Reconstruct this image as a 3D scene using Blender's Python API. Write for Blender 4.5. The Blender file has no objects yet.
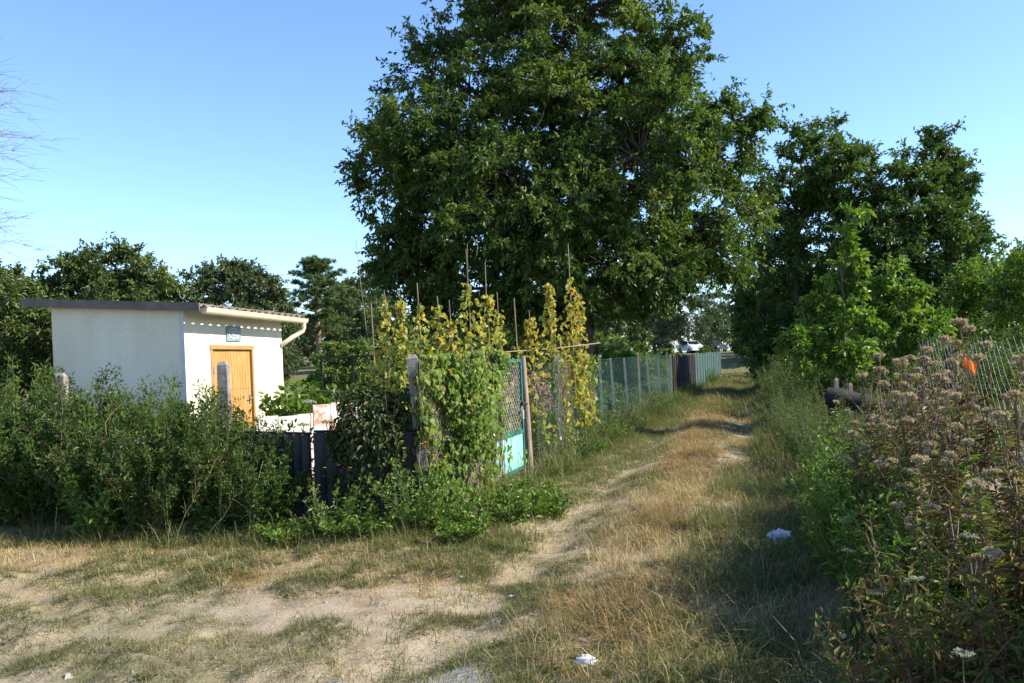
import bpy, math
import numpy as np
from mathutils import Vector, Matrix

rng = np.random.default_rng(11)
scene = bpy.context.scene
COL = scene.collection

# ------------------------------------------------------------------ camera frame
F, H, ROLL = 850.0, 1.65, 0.042
CX, CY = 512.0, 358.7
def at(px, py, Y):
    a, b = px - CX, CY - py
    x = a * math.cos(ROLL) + b * math.sin(ROLL)
    y = -a * math.sin(ROLL) + b * math.cos(ROLL)
    return Vector((x * Y / F, Y, H + y * Y / F))

# lane frame: P0 = corner of the garden, D along the lane, N across it (to the right)
P0 = np.array([-0.88, 8.36]); D = np.array([0.2935, 0.956]); N = np.array([0.956, -0.2935])
def uv(x, y):
    rx, ry = x - P0[0], y - P0[1]
    return rx * N[0] + ry * N[1], rx * D[0] + ry * D[1]
def xy(u, v):
    return P0[0] + v * D[0] + u * N[0], P0[1] + v * D[1] + u * N[1]

def sstep(a, b, x):
    t = np.clip((np.asarray(x, float) - a) / (b - a), 0, 1)
    return t * t * (3 - 2 * t)

def vnoise(x, y, s, seed=0):
    x = np.asarray(x, float) * s + seed * 17.31; y = np.asarray(y, float) * s - seed * 9.77
    xi, yi = np.floor(x), np.floor(y); fx, fy = x - xi, y - yi
    fx = fx * fx * (3 - 2 * fx); fy = fy * fy * (3 - 2 * fy)
    def hsh(a, b):
        q = np.sin(a * 127.1 + b * 311.7 + seed * 74.7) * 43758.5453
        return q - np.floor(q)
    return (hsh(xi, yi) * (1 - fx) + hsh(xi + 1, yi) * fx) * (1 - fy) + (hsh(xi, yi + 1) * (1 - fx) + hsh(xi + 1, yi + 1) * fx) * fy

def fbm(x, y, s, seed=0):
    return 0.55 * vnoise(x, y, s, seed) + 0.3 * vnoise(x, y, s * 2.3, seed + 1) + 0.15 * vnoise(x, y, s * 5.1, seed + 2)

def lane_c(v):
    return np.clip(2.3 - 0.045 * np.asarray(v, float), 1.3, 2.35)
def lane_k(v):
    return np.clip(1.0 - 0.012 * np.asarray(v, float), 0.72, 1.0)

def turf_f(x, y):
    return 0.62 * fbm(x, y, 2.5, 171) + 0.38 * fbm(x, y, 0.8, 172)
def h(x, y):
    x = np.asarray(x, float); y = np.asarray(y, float)
    u, v = uv(x, y)
    q = (u - lane_c(v)) / lane_k(v)
    inl = sstep(-8, -1, v) * (1 - sstep(46, 52, v))
    z = 0.06 * (fbm(x, y, 0.5, 3) - 0.5) + 0.045 * (fbm(x, y, 2.1, 5) - 0.5) + 0.022 * (vnoise(x, y, 5.5, 7) - 0.5) + 0.012 * (vnoise(x, y, 9.5, 8) - 0.5)
    z = z + inl * (-0.07 * np.exp(-((q + 1.0) / 0.3) ** 2) - 0.07 * np.exp(-((q - 1.0) / 0.3) ** 2) + 0.05 * np.exp(-(q / 0.6) ** 2))
    z = z + 0.045 * sstep(0.46, 0.58, turf_f(x, y)) * (1 - sstep(6, 14, v)) * (1 - 0.7 * inl * np.exp(-((np.abs(q) - 1.0) / 0.3) ** 2))
    z = z + 0.14 * sstep(1.35, 2.2, q) * (1 - sstep(30, 60, np.abs(u))) * sstep(-6, -3, v)
    z = z + 1.4 * sstep(49, 60, v)
    z = z + 5.0 * sstep(80, 160, y) * sstep(10, -40, x)
    return z
def hz(x, y):
    return float(h(x, y))

# ------------------------------------------------------------------ geometry collector
class Geo:
    def __init__(self):
        self.v = []; self.f = []; self.t = []; self.m = []; self.n = 0
    def add(self, verts, faces, tint=0.5, mat=0):
        verts = np.asarray(verts, float).reshape(-1, 3); faces = np.asarray(faces, int)
        if len(faces) == 0: return
        self.v.append(verts); self.f.append(faces + self.n); self.n += len(verts)
        k = len(faces)
        self.t.append(np.full(k, tint) if np.isscalar(tint) else np.asarray(tint, float))
        self.m.append(np.full(k, mat, int))
    def mesh(self, name, mats, smooth=False):
        me = bpy.data.meshes.new(name)
        V = np.concatenate(self.v)
        me.vertices.add(len(V)); me.vertices.foreach_set('co', V.astype(np.float32).ravel())
        sizes = np.concatenate([np.full(len(f), f.shape[1]) for f in self.f])
        loops = np.concatenate([f.ravel() for f in self.f])
        starts = np.concatenate([[0], np.cumsum(sizes)[:-1]])
        me.loops.add(len(loops)); me.loops.foreach_set('vertex_index', loops.astype(np.int32))
        me.polygons.add(len(sizes)); me.polygons.foreach_set('loop_start', starts.astype(np.int32))
        me.update(calc_edges=True)
        a = me.attributes.new('tint', 'FLOAT', 'FACE'); a.data.foreach_set('value', np.concatenate(self.t).astype(np.float32))
        for m in (mats if isinstance(mats, (list, tuple)) else [mats]): me.materials.append(m)
        me.polygons.foreach_set('material_index', np.concatenate(self.m).astype(np.int32))
        me.polygons.foreach_set('use_smooth', np.full(len(sizes), smooth))
        me.validate(clean_customdata=False)
        return me
    def obj(self, name, mats, parent=None, smooth=False, loc=None):
        o = bpy.data.objects.new(name, self.mesh(name, mats, smooth)); COL.objects.link(o)
        if parent is not None: o.parent = parent
        if loc is not None: o.location = loc
        return o

def tag(o, label, cat, group=None, kind=None):
    o['label'] = label; o['category'] = cat
    if group: o['group'] = group
    if kind: o['kind'] = kind
    return o
def struct(o, kind='structure', label=None, cat=None):
    o['kind'] = kind
    if label: o['label'] = label
    if cat: o['category'] = cat
    return o
def thing(name, label, cat, loc=(0, 0, 0), rz=0.0, group=None):
    o = bpy.data.objects.new(name, None); COL.objects.link(o)
    o.location = loc; o.rotation_euler = (0, 0, rz); o.empty_display_size = 0.2
    return tag(o, label, cat, group)
def dup(root, loc, rz=0.0, sc=1.0, label=None, group=None, tilt=(0, 0)):
    r = root.copy(); COL.objects.link(r); r.location = loc; r.rotation_euler = (tilt[0], tilt[1], rz)
    r.scale = (sc, sc, sc) if np.isscalar(sc) else sc
    if label: r['label'] = label
    if group: r['group'] = group
    for ch in list(root.children):
        c = ch.copy(); COL.objects.link(c); c.parent = r
        for g in list(ch.children):
            d = g.copy(); COL.objects.link(d); d.parent = c
    return r

def norm(a):
    a = np.asarray(a, float)
    return a / np.maximum(np.linalg.norm(a, axis=-1, keepdims=True), 1e-9)

def tube(g, pts, rad, sides=6, tint=0.5, mat=0, cap=True):
    pts = np.asarray(pts, float); n = len(pts)
    rad = np.full(n, rad) if np.isscalar(rad) else np.asarray(rad, float)
    tg = norm(np.gradient(pts, axis=0))
    ref = np.array([0, 0, 1.0]) if abs(tg[0][2]) < 0.9 else np.array([1.0, 0, 0])
    a = norm(np.cross(tg[0], ref)); A = []
    for i in range(n):
        a = norm(a - tg[i] * np.dot(a, tg[i])); A.append(a)
    A = np.array(A); B = np.cross(tg, A)
    th = np.arange(sides) * 2 * math.pi / sides
    V = pts[:, None] + rad[:, None, None] * (A[:, None] * np.cos(th)[None, :, None] + B[:, None] * np.sin(th)[None, :, None])
    idx = np.arange(n * sides).reshape(n, sides)
    q = np.stack([idx[:-1], np.roll(idx[:-1], -1, 1), np.roll(idx[1:], -1, 1), idx[1:]], -1).reshape(-1, 4)
    g.add(V, q, tint, mat)
    if cap and sides > 2:
        g.add(V[0], np.array([np.arange(sides)[::-1]]), tint, mat); g.add(V[-1], np.array([np.arange(sides)]), tint, mat)

def sticks(g, A, B, r, sides=3, tint=0.5, mat=0):
    A = np.asarray(A, float).reshape(-1, 3); B = np.asarray(B, float).reshape(-1, 3); n = len(A)
    r = np.full(n, r) if np.isscalar(r) else np.asarray(r, float)
    t = norm(B - A)
    ref = np.where(np.abs(t[:, 2:3]) < 0.9, np.array([[0, 0, 1.0]]), np.array([[1.0, 0, 0]]))
    a = norm(np.cross(t, ref)); b = np.cross(t, a)
    th = np.arange(sides) * 2 * math.pi / sides
    ring = r[:, None, None] * (a[:, None] * np.cos(th)[None, :, None] + b[:, None] * np.sin(th)[None, :, None])
    V = np.stack([A[:, None] + ring, B[:, None] + ring * 0.8], 1).reshape(-1, 3)
    base = np.arange(n)[:, None] * (2 * sides)
    k = np.arange(sides); k2 = (k + 1) % sides
    q = np.stack([base + k, base + k2, base + sides + k2, base + sides + k], -1).reshape(-1, 4)
    tt = tint if np.isscalar(tint) else np.repeat(tint, sides)
    g.add(V, q, tt, mat)

def box(g, lo, hi, tint=0.5, mat=0):
    x0, y0, z0 = lo; x1, y1, z1 = hi
    V = [(x0, y0, z0), (x1, y0, z0), (x1, y1, z0), (x0, y1, z0), (x0, y0, z1), (x1, y0, z1), (x1, y1, z1), (x0, y1, z1)]
    g.add(V, [(0, 3, 2, 1), (4, 5, 6, 7), (0, 1, 5, 4), (1, 2, 6, 5), (2, 3, 7, 6), (3, 0, 4, 7)], tint, mat)

def leaves(g, pos, d, nrm, L, W, tint, kind=4, fold=0.25, mat=0):
    """leaf blades: kind 4 = a folded diamond, kind 6 = a fuller leaf folded along its midrib"""
    pos = np.asarray(pos, float); n = len(pos)
    if n == 0: return
    d = norm(d); s = norm(np.cross(d, nrm)); nn = np.cross(s, d)
    L = np.broadcast_to(L, (n,))[:, None]; W = np.broadcast_to(W, (n,))[:, None]
    if kind == 4:
        b = pos; t = pos + d * L - nn * L * 0.12
        m = pos + d * L * 0.45 + nn * W * fold
        V = np.stack([b, m + s * W * 0.5, t, m - s * W * 0.5], 1)
        g.add(V, np.arange(n * 4).reshape(n, 4), tint, mat)
    else:
        b = pos; t = pos + d * L - nn * L * 0.18
        m1 = pos + d * L * 0.3; m2 = pos + d * L * 0.66 - nn * L * 0.05
        up = nn * W * fold
        V = np.stack([b, t, m1 - s * W * 0.5 + up, m2 - s * W * 0.4 + up, m1 + s * W * 0.5 + up, m2 + s * W * 0.4 + up], 1)
        o = np.arange(n)[:, None] * 6
        q = np.concatenate([o + np.array([[0, 1, 3, 2]]), o + np.array([[0, 4, 5, 1]])])
        g.add(V, q, np.concatenate([tint, tint]) if not np.isscalar(tint) else tint, mat)

def rdir(n, zmin=-1, zmax=1):
    z = rng.uniform(zmin, zmax, n); a = rng.uniform(0, 2 * math.pi, n); r = np.sqrt(1 - z * z)
    return np.stack([r * np.cos(a), r * np.sin(a), z], -1)

# ------------------------------------------------------------------ materials
MATS = {}
def nmat(name):
    m = bpy.data.materials.new(name); m.use_nodes = True
    nt = m.node_tree
    for n in list(nt.nodes): nt.nodes.remove(n)
    out = nt.nodes.new('ShaderNodeOutputMaterial')
    return m, nt, out
def ramp(nt, fac, stops):
    r = nt.nodes.new('ShaderNodeValToRGB'); e = r.color_ramp.elements
    while len(e) < len(stops): e.new(0.5)
    for k, (p, c) in enumerate(stops):
        e[k].position = p; e[k].color = (*c, 1)
    nt.links.new(fac, r.inputs[0]); return r.outputs[0]
def noise(nt, scale, detail=5, rough=0.6, coord='Object', vec_scale=None):
    tc = nt.nodes.new('ShaderNodeTexCoord'); n = nt.nodes.new('ShaderNodeTexNoise')
    n.inputs['Scale'].default_value = scale; n.inputs['Detail'].default_value = detail; n.inputs['Roughness'].default_value = rough
    if vec_scale:
        mp = nt.nodes.new('ShaderNodeMapping'); mp.inputs['Scale'].default_value = vec_scale
        nt.links.new(tc.outputs[coord], mp.inputs[0]); nt.links.new(mp.outputs[0], n.inputs['Vector'])
    else: nt.links.new(tc.outputs[coord], n.inputs['Vector'])
    return n.outputs['Fac']
def mixc(nt, fac, a, b, mode='MIX'):
    m = nt.nodes.new('ShaderNodeMix'); m.data_type = 'RGBA'; m.blend_type = mode
    for s, v in ((m.inputs[0], fac), (m.inputs[6], a), (m.inputs[7], b)):
        if hasattr(v, 'is_output'): nt.links.new(v, s)
        elif np.isscalar(v): s.default_value = v
        else: s.default_value = (*v, 1)
    return m.outputs[2]
def leaf_mat(name, stops, trans=0.35, rough=0.5, spec=0.35, tcol=(1.0, 1.15, 0.45)):
    m, nt, out = nmat(name)
    at_ = nt.nodes.new('ShaderNodeAttribute'); at_.attribute_name = 'tint'
    c = ramp(nt, at_.outputs['Fac'], stops)
    p = nt.nodes.new('ShaderNodeBsdfPrincipled'); p.inputs['Roughness'].default_value = rough
    p.inputs['Specular IOR Level'].default_value = spec
    nt.links.new(c, p.inputs['Base Color'])
    if trans > 0:
        t = nt.nodes.new('ShaderNodeBsdfTranslucent')
        tc = mixc(nt, 1.0, c, tcol, 'MULTIPLY')
        nt.links.new(tc, t.inputs['Color'])
        mx = nt.nodes.new('ShaderNodeMixShader'); mx.inputs[0].default_value = trans
        nt.links.new(p.outputs[0], mx.inputs[1]); nt.links.new(t.outputs[0], mx.inputs[2])
        nt.links.new(mx.outputs[0], out.inputs[0])
    else: nt.links.new(p.outputs[0], out.inputs[0])
    return m
def solid(name, stops, scale=6, rough=0.7, bump=0.0, metal=0.0, vec_scale=None, bscale=None, detail=6, spec=0.4):
    m, nt, out = nmat(name)
    f = noise(nt, scale, detail, 0.65, 'Object', vec_scale)
    c = ramp(nt, f, stops)
    p = nt.nodes.new('ShaderNodeBsdfPrincipled'); p.inputs['Roughness'].default_value = rough; p.inputs['Metallic'].default_value = metal
    p.inputs['Specular IOR Level'].default_value = spec
    nt.links.new(c, p.inputs['Base Color'])
    if bump > 0:
        bf = noise(nt, bscale or scale * 3, 6, 0.65, 'Object', vec_scale)
        b = nt.nodes.new('ShaderNodeBump'); b.inputs['Strength'].default_value = bump; b.inputs['Distance'].default_value = 0.02
        nt.links.new(bf, b.inputs['Height']); nt.links.new(b.outputs[0], p.inputs['Normal'])
    nt.links.new(p.outputs[0], out.inputs[0])
    return m
M = MATS
M['walnut'] = leaf_mat('walnut_leaf', [(0, (0.042, 0.082, 0.014)), (0.5, (0.085, 0.14, 0.024)), (0.85, (0.14, 0.195, 0.036)), (1, (0.20, 0.23, 0.05))], 0.40, 0.48, 0.32)
M['lanetree'] = leaf_mat('lane_tree_leaf', [(0, (0.045, 0.090, 0.015)), (0.6, (0.090, 0.15, 0.024)), (1, (0.15, 0.21, 0.04))], 0.36, 0.45, 0.45)
M['elder'] = leaf_mat('elder_leaf', [(0, (0.08, 0.15, 0.018)), (0.6, (0.15, 0.24, 0.033)), (1, (0.25, 0.33, 0.05))], 0.42, 0.45, 0.45)
M['darkbroad'] = leaf_mat('dark_tree_leaf', [(0, (0.045, 0.075, 0.015)), (0.6, (0.09, 0.13, 0.025)), (1, (0.15, 0.19, 0.04))], 0.25, 0.5, 0.35)
M['greybroad'] = leaf_mat('grey_green_leaf', [(0, (0.06, 0.09, 0.032)), (1, (0.125, 0.16, 0.06))], 0.28, 0.5, 0.35)
M['willow'] = leaf_mat('willow_leaf', [(0, (0.06, 0.085, 0.04)), (1, (0.13, 0.16, 0.075))], 0.3, 0.5, 0.3)
M['pine'] = leaf_mat('pine_needle', [(0, (0.065, 0.105, 0.03)), (1, (0.14, 0.19, 0.06))], 0.28, 0.5, 0.35)
M['hedge'] = leaf_mat('hedge_leaf', [(0, (0.030, 0.065, 0.010)), (0.6, (0.068, 0.125, 0.018)), (0.94, (0.13, 0.19, 0.03)), (1, (0.2, 0.18, 0.06))], 0.33, 0.5, 0.35)
M['hedgepale'] = leaf_mat('pale_hedge_leaf', [(0, (0.055, 0.09, 0.016)), (0.6, (0.11, 0.165, 0.028)), (1, (0.22, 0.25, 0.06))], 0.38, 0.5, 0.3)
M['greyweed'] = leaf_mat('grey_green_weed', [(0, (0.075, 0.11, 0.032)), (0.7, (0.14, 0.18, 0.055)), (1, (0.26, 0.25, 0.10))], 0.33, 0.6, 0.25)
M['lush'] = leaf_mat('lush_leaf', [(0, (0.07, 0.13, 0.018)), (0.6, (0.14, 0.22, 0.034)), (1, (0.26, 0.31, 0.07))], 0.4, 0.45, 0.4)
M['vine'] = leaf_mat('vine_leaf', [(0, (0.09, 0.15, 0.026)), (0.5, (0.17, 0.245, 0.05)), (0.8, (0.28, 0.31, 0.085)), (0.93, (0.38, 0.32, 0.09)), (1, (0.30, 0.15, 0.05))], 0.4, 0.5, 0.35)
M['ivy'] = leaf_mat('dark_creeper_leaf', [(0, (0.035, 0.055, 0.012)), (0.7, (0.07, 0.095, 0.02)), (1, (0.16, 0.11, 0.04))], 0.3, 0.5, 0.35)
M['bean'] = leaf_mat('bean_leaf', [(0, (0.15, 0.20, 0.035)), (0.4, (0.32, 0.34, 0.07)), (0.72, (0.54, 0.45, 0.08)), (0.9, (0.56, 0.33, 0.05)), (1, (0.40, 0.20, 0.06))], 0.42, 0.55, 0.25, (1.0, 1.0, 0.5))
M['crop'] = leaf_mat('crop_leaf', [(0, (0.07, 0.12, 0.025)), (0.7, (0.13, 0.19, 0.04)), (1, (0.24, 0.25, 0.07))], 0.35, 0.5, 0.35)
M['brownleaf'] = leaf_mat('withered_leaf', [(0, (0.08, 0.045, 0.022)), (0.3, (0.17, 0.10, 0.045)), (0.5, (0.16, 0.17, 0.045)), (0.85, (0.13, 0.20, 0.035)), (1, (0.30, 0.24, 0.10))], 0.3, 0.65, 0.2, (1.0, 0.95, 0.6))
M['seed'] = leaf_mat('seed_fluff', [(0, (0.28, 0.22, 0.12)), (0.6, (0.50, 0.41, 0.25)), (1, (0.78, 0.70, 0.50))], 0.35, 0.9, 0.05, (1, 0.95, 0.85))
M['umbel'] = leaf_mat('white_umbel', [(0, (0.28, 0.32, 0.17)), (0.5, (0.42, 0.43, 0.29)), (1, (0.58, 0.57, 0.45))], 0.3, 0.8, 0.1, (1, 1, 0.9))
M['flower'] = leaf_mat('white_petal', [(0, (0.75, 0.75, 0.72)), (1, (0.82, 0.82, 0.8))], 0.3, 0.6, 0.2, (1, 1, 0.95))
M['yellowflower'] = leaf_mat('yellow_petal', [(0, (0.7, 0.45, 0.03)), (1, (0.8, 0.58, 0.05))], 0.3, 0.6, 0.2, (1, 1, 0.5))
M['pinkflower'] = leaf_mat('pink_petal', [(0, (0.36, 0.16, 0.24)), (1, (0.52, 0.28, 0.36))], 0.3, 0.6, 0.2, (1, 0.8, 0.9))
M['straw'] = leaf_mat('straw_grass', [(0, (0.17, 0.10, 0.04)), (0.35, (0.30, 0.20, 0.08)), (0.75, (0.44, 0.33, 0.15)), (1, (0.60, 0.49, 0.27))], 0.3, 0.65, 0.2, (1, 0.95, 0.6))
M['grass'] = leaf_mat('green_grass', [(0, (0.06, 0.085, 0.02)), (0.45, (0.115, 0.14, 0.035)), (0.75, (0.22, 0.21, 0.075)), (1, (0.40, 0.33, 0.16))], 0.33, 0.55, 0.3)
M['turf'] = leaf_mat('short_turf', [(0, (0.06, 0.075, 0.022)), (0.5, (0.14, 0.14, 0.05)), (1, (0.36, 0.29, 0.14))], 0.25, 0.65, 0.2)
M['stemgreen'] = leaf_mat('green_stem', [(0, (0.08, 0.10, 0.03)), (1, (0.16, 0.16, 0.06))], 0, 0.6)
M['stembrown'] = leaf_mat('brown_stem', [(0, (0.10, 0.055, 0.035)), (1, (0.24, 0.16, 0.10))], 0, 0.7)
M['bark'] = solid('bark', [(0.3, (0.045, 0.035, 0.026)), (0.7, (0.12, 0.10, 0.08))], 5, 0.9, 0.6, vec_scale=(3, 3, 0.6))
M['barkpine'] = solid('pine_bark', [(0.3, (0.12, 0.075, 0.05)), (0.7, (0.26, 0.19, 0.14))], 5, 0.9, 0.6, vec_scale=(3, 3, 0.8))
M['twig'] = solid('bare_twig', [(0.3, (0.16, 0.12, 0.10)), (0.7, (0.30, 0.25, 0.22))], 5, 0.8)
M['pole'] = solid('bean_pole_wood', [(0.3, (0.16, 0.11, 0.065)), (0.7, (0.34, 0.26, 0.17))], 6, 0.8, vec_scale=(4, 4, 0.5))
M['oldwood'] = solid('weathered_wood', [(0.25, (0.13, 0.085, 0.06)), (0.5, (0.27, 0.2, 0.15)), (0.75, (0.40, 0.33, 0.27))], 5, 0.85, 0.5, vec_scale=(8, 8, 0.7))
M['darkwood'] = solid('dark_old_wood', [(0.3, (0.008, 0.007, 0.006)), (0.7, (0.024, 0.019, 0.016))], 5, 0.85, 0.5)
M['concrete'] = solid('post_concrete', [(0.3, (0.12, 0.10, 0.085)), (0.55, (0.23, 0.205, 0.175)), (0.75, (0.33, 0.30, 0.26))], 9, 0.9, 0.5, bscale=40)
M['wire'] = solid('galvanised_wire', [(0.3, (0.20, 0.21, 0.20)), (0.7, (0.34, 0.35, 0.33))], 8, 0.5, metal=0.3)
M['dullwire'] = solid('dull_old_wire', [(0.3, (0.09, 0.09, 0.085)), (0.7, (0.22, 0.22, 0.21))], 8, 0.6)
M['greenwire'] = solid('green_coated_wire', [(0.3, (0.02, 0.085, 0.065)), (0.7, (0.04, 0.13, 0.10))], 4, 0.6)
M['greypost'] = solid('grey_fence_post', [(0.3, (0.10, 0.12, 0.105)), (0.7, (0.24, 0.26, 0.23))], 6, 0.7, 0.3, vec_scale=(4, 4, 1))
M['black'] = solid('dark_gap', [(0.3, (0.015, 0.015, 0.015)), (0.7, (0.03, 0.03, 0.03))], 5, 0.8)

# ------------------------------------------------------------------ world, sun, camera
SUN_AZ, SUN_EL = math.radians(-8), math.radians(37)      # azimuth measured from +X towards +Y
w = bpy.data.worlds.new('World'); scene.world = w; w.use_nodes = True
nt = w.node_tree
for n in list(nt.nodes): nt.nodes.remove(n)
wo = nt.nodes.new('ShaderNodeOutputWorld'); bg = nt.nodes.new('ShaderNodeBackground')
sk = nt.nodes.new('ShaderNodeTexSky'); sk.sky_type = 'NISHITA'; sk.sun_disc = False
sk.sun_elevation = SUN_EL; sk.sun_rotation = math.pi / 2 - SUN_AZ
sk.altitude = 100; sk.air_density = 1.0; sk.dust_density = 0.2; sk.ozone_density = 2.2
bg.inputs['Strength'].default_value = 0.132
mx_ = nt.nodes.new('ShaderNodeMix'); mx_.data_type = 'RGBA'; mx_.blend_type = 'MULTIPLY'; mx_.inputs[0].default_value = 1.0; mx_.inputs[7].default_value = (0.80, 0.925, 1.12, 1)
nt.links.new(sk.outputs[0], mx_.inputs[6]); nt.links.new(mx_.outputs[2], bg.inputs[0]); nt.links.new(bg.outputs[0], wo.inputs[0])
sl = bpy.data.lights.new('sun', 'SUN'); sl.energy = 4.9; sl.angle = math.radians(0.5); sl.color = (1.0, 0.93, 0.80)
so = bpy.data.objects.new('sun', sl); COL.objects.link(so)
S = Vector((math.cos(SUN_AZ) * math.cos(SUN_EL), math.sin(SUN_AZ) * math.cos(SUN_EL), math.sin(SUN_EL)))
so.rotation_euler = S.to_track_quat('Z', 'Y').to_euler(); so.location = (20, 5, 30)
cam = bpy.data.cameras.new('camera'); co = bpy.data.objects.new('camera', cam); COL.objects.link(co)
cam.sensor_width = 36; cam.lens = F / 1024 * 36; cam.shift_y = (CY - 341.5) / 1024
cam.clip_start = 0.05; cam.clip_end = 3000
co.matrix_world = Matrix.Translation((0, 0, H)) @ Matrix.Rotation(math.pi / 2, 4, 'X') @ Matrix.Rotation(-ROLL, 4, 'Z')
scene.camera = co
vs = scene.view_settings
vs.view_transform = 'Standard'; vs.look = 'None'; vs.exposure = 1.03; vs.gamma = 1; vs.use_curve_mapping = False
cy = scene.cycles
cy.use_denoising = True; cy.max_bounces = 8; cy.diffuse_bounces = 4; cy.transmission_bounces = 4; cy.transparent_max_bounces = 8
cy.sample_clamp_indirect = 6; cy.use_adaptive_sampling = True; cy.adaptive_threshold = 0.01

# ------------------------------------------------------------------ ground (one grid, split into ground / lane / dirt road)
def axis(fine_lo, fine_hi, step, far):
    a = list(np.arange(fine_lo, fine_hi, step)); s = step; x = fine_hi
    while x < far: a.append(x); s *= 1.18; x += s
    s = step; x = fine_lo - step; b = []
    while x > -far: b.append(x); s *= 1.18; x -= s
    return np.array(b[::-1] + a)
U = axis(-9, 6.5, 0.06, 900); Vv = axis(-5, 3, 0.05, 5)
Vv = np.concatenate([Vv[Vv < 3], np.arange(3, 16, 0.1)]); va_ = axis(-5, 16, 0.1, 900); Vv = np.concatenate([va_[va_ < Vv[0] - 0.02], Vv, va_[va_ > Vv[-1] + 0.05]])
UU, VV = np.meshgrid(U, Vv, indexing='ij')
XX, YY = xy(UU, VV); ZZ = h(XX, YY)
nu, nv = UU.shape
idx = np.arange(nu * nv).reshape(nu, nv)
quads = np.stack([idx[:-1, :-1], idx[1:, :-1], idx[1:, 1:], idx[:-1, 1:]], -1).reshape(-1, 4)
uc = ((UU[:-1, :-1] + UU[1:, 1:]) / 2).ravel(); vc = ((VV[:-1, :-1] + VV[1:, 1:]) / 2).ravel()
xc, yc = xy(uc, vc)
q = (uc - lane_c(vc)) / lane_k(vc)
wob = 0.5 * (fbm(xc, yc, 0.9, 21) - 0.5)
is_lane = (np.abs(q + wob) < 1.45) & (vc > -2.2 + 2 * wob) & (vc < 50)
is_patch = (yc + 1.1 * (fbm(xc, yc, 1.5, 91) - 0.5) < 4.5 + 0.25 * xc) & (xc + 0.9 * (fbm(xc, yc, 1.3, 93) - 0.5) < -0.12) & (xc > -1.05 + 0.5 * (fbm(xc, yc, 1.7, 95) - 0.5)) & (yc > 2)
is_lane = is_lane & ~is_patch
is_dirt = (~is_patch) & (~is_lane) & (vc + 3.0 * (fbm(xc, yc, 0.35, 31) - 0.5) < -2.0 + 0.2 * uc) & (uc < 3.4 + wob) & (uc > -60)
G0 = np.stack([XX.ravel(), YY.ravel(), ZZ.ravel()], -1)
def ground_mat(name, kind):
    m, nt, out = nmat(name)
    big = noise(nt, 0.55, 6, 0.65); mid = noise(nt, 2.6, 8, 0.7); fine = noise(nt, 28, 6, 0.7); grit = noise(nt, 110, 3, 0.7)
    dirt = ramp(nt, mid, [(0.3, (0.26, 0.195, 0.13)), (0.5, (0.37, 0.295, 0.205)), (0.7, (0.45, 0.38, 0.285))])
    straw = ramp(nt, fine, [(0.3, (0.17, 0.125, 0.06)), (0.5, (0.34, 0.265, 0.13)), (0.72, (0.48, 0.39, 0.22))])
    green = ramp(nt, fine, [(0.3, (0.05, 0.065, 0.02)), (0.7, (0.13, 0.145, 0.05))])
    if kind == 'ground':
        tcg = nt.nodes.new('ShaderNodeTexCoord'); sx = nt.nodes.new('ShaderNodeSeparateXYZ'); nt.links.new(tcg.outputs['Object'], sx.inputs[0])
        mr = nt.nodes.new('ShaderNodeMapRange'); mr.inputs[1].default_value = 9.5; mr.inputs[2].default_value = 16; nt.links.new(sx.outputs[1], mr.inputs[0])
    k = {'ground': (0.42, 0.58, 0.56, 0.72), 'lane': (0.46, 0.62, 0.56, 0.72), 'dirt': (0.52, 0.70, 0.50, 0.66)}[kind]
    f1 = ramp(nt, mid, [(k[0], (0, 0, 0)), (k[1], (1, 1, 1))])
    f2 = ramp(nt, big, [(k[2], (0, 0, 0)), (k[3], (1, 1, 1))])
    c = mixc(nt, f1, dirt, straw); c = mixc(nt, f2, c, green)
    if kind == 'ground': c = mixc(nt, mr.outputs[0], c, mixc(nt, 0.25, green, straw))
    c = mixc(nt, 0.55, c, ramp(nt, grit, [(0.3, (0.55, 0.55, 0.55)), (0.7, (1.15, 1.15, 1.15))]), 'MULTIPLY')
    p = nt.nodes.new('ShaderNodeBsdfPrincipled'); p.inputs['Roughness'].default_value = 0.95; p.inputs['Specular IOR Level'].default_value = 0.15
    nt.links.new(c, p.inputs['Base Color'])
    b = nt.nodes.new('ShaderNodeBump'); b.inputs['Strength'].default_value = 0.7; b.inputs['Distance'].default_value = 0.03
    nt.links.new(fine, b.inputs['Height'])
    b2 = nt.nodes.new('ShaderNodeBump'); b2.inputs['Strength'].default_value = 0.5; b2.inputs['Distance'].default_value = 0.008
    nt.links.new(grit, b2.inputs['Height']); nt.links.new(b.outputs[0], b2.inputs['Normal']); nt.links.new(b2.outputs[0], p.inputs['Normal'])
    nt.links.new(p.outputs[0], out.inputs[0])
    return m
def sub_mesh(name, mask, mat):
    g = Geo(); f = quads[mask]; used, inv = np.unique(f.ravel(), return_inverse=True)
    g.add(G0[used], inv.reshape(-1, 4)); o = g.obj(name, mat, smooth=True); return struct(o)
sub_mesh('asphalt', is_patch, solid('worn_asphalt', [(0.3, (0.25, 0.235, 0.21)), (0.5, (0.34, 0.32, 0.285)), (0.7, (0.42, 0.395, 0.35))], 14, 0.95, 0.8, bscale=70, detail=8))
sub_mesh('ground', ~is_lane & ~is_dirt & ~is_patch, ground_mat('ground_soil', 'ground'))
sub_mesh('lane', is_lane, ground_mat('lane_soil', 'lane'))
sub_mesh('dirt_road', is_dirt, ground_mat('dirt_road_soil', 'dirt'))

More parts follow.
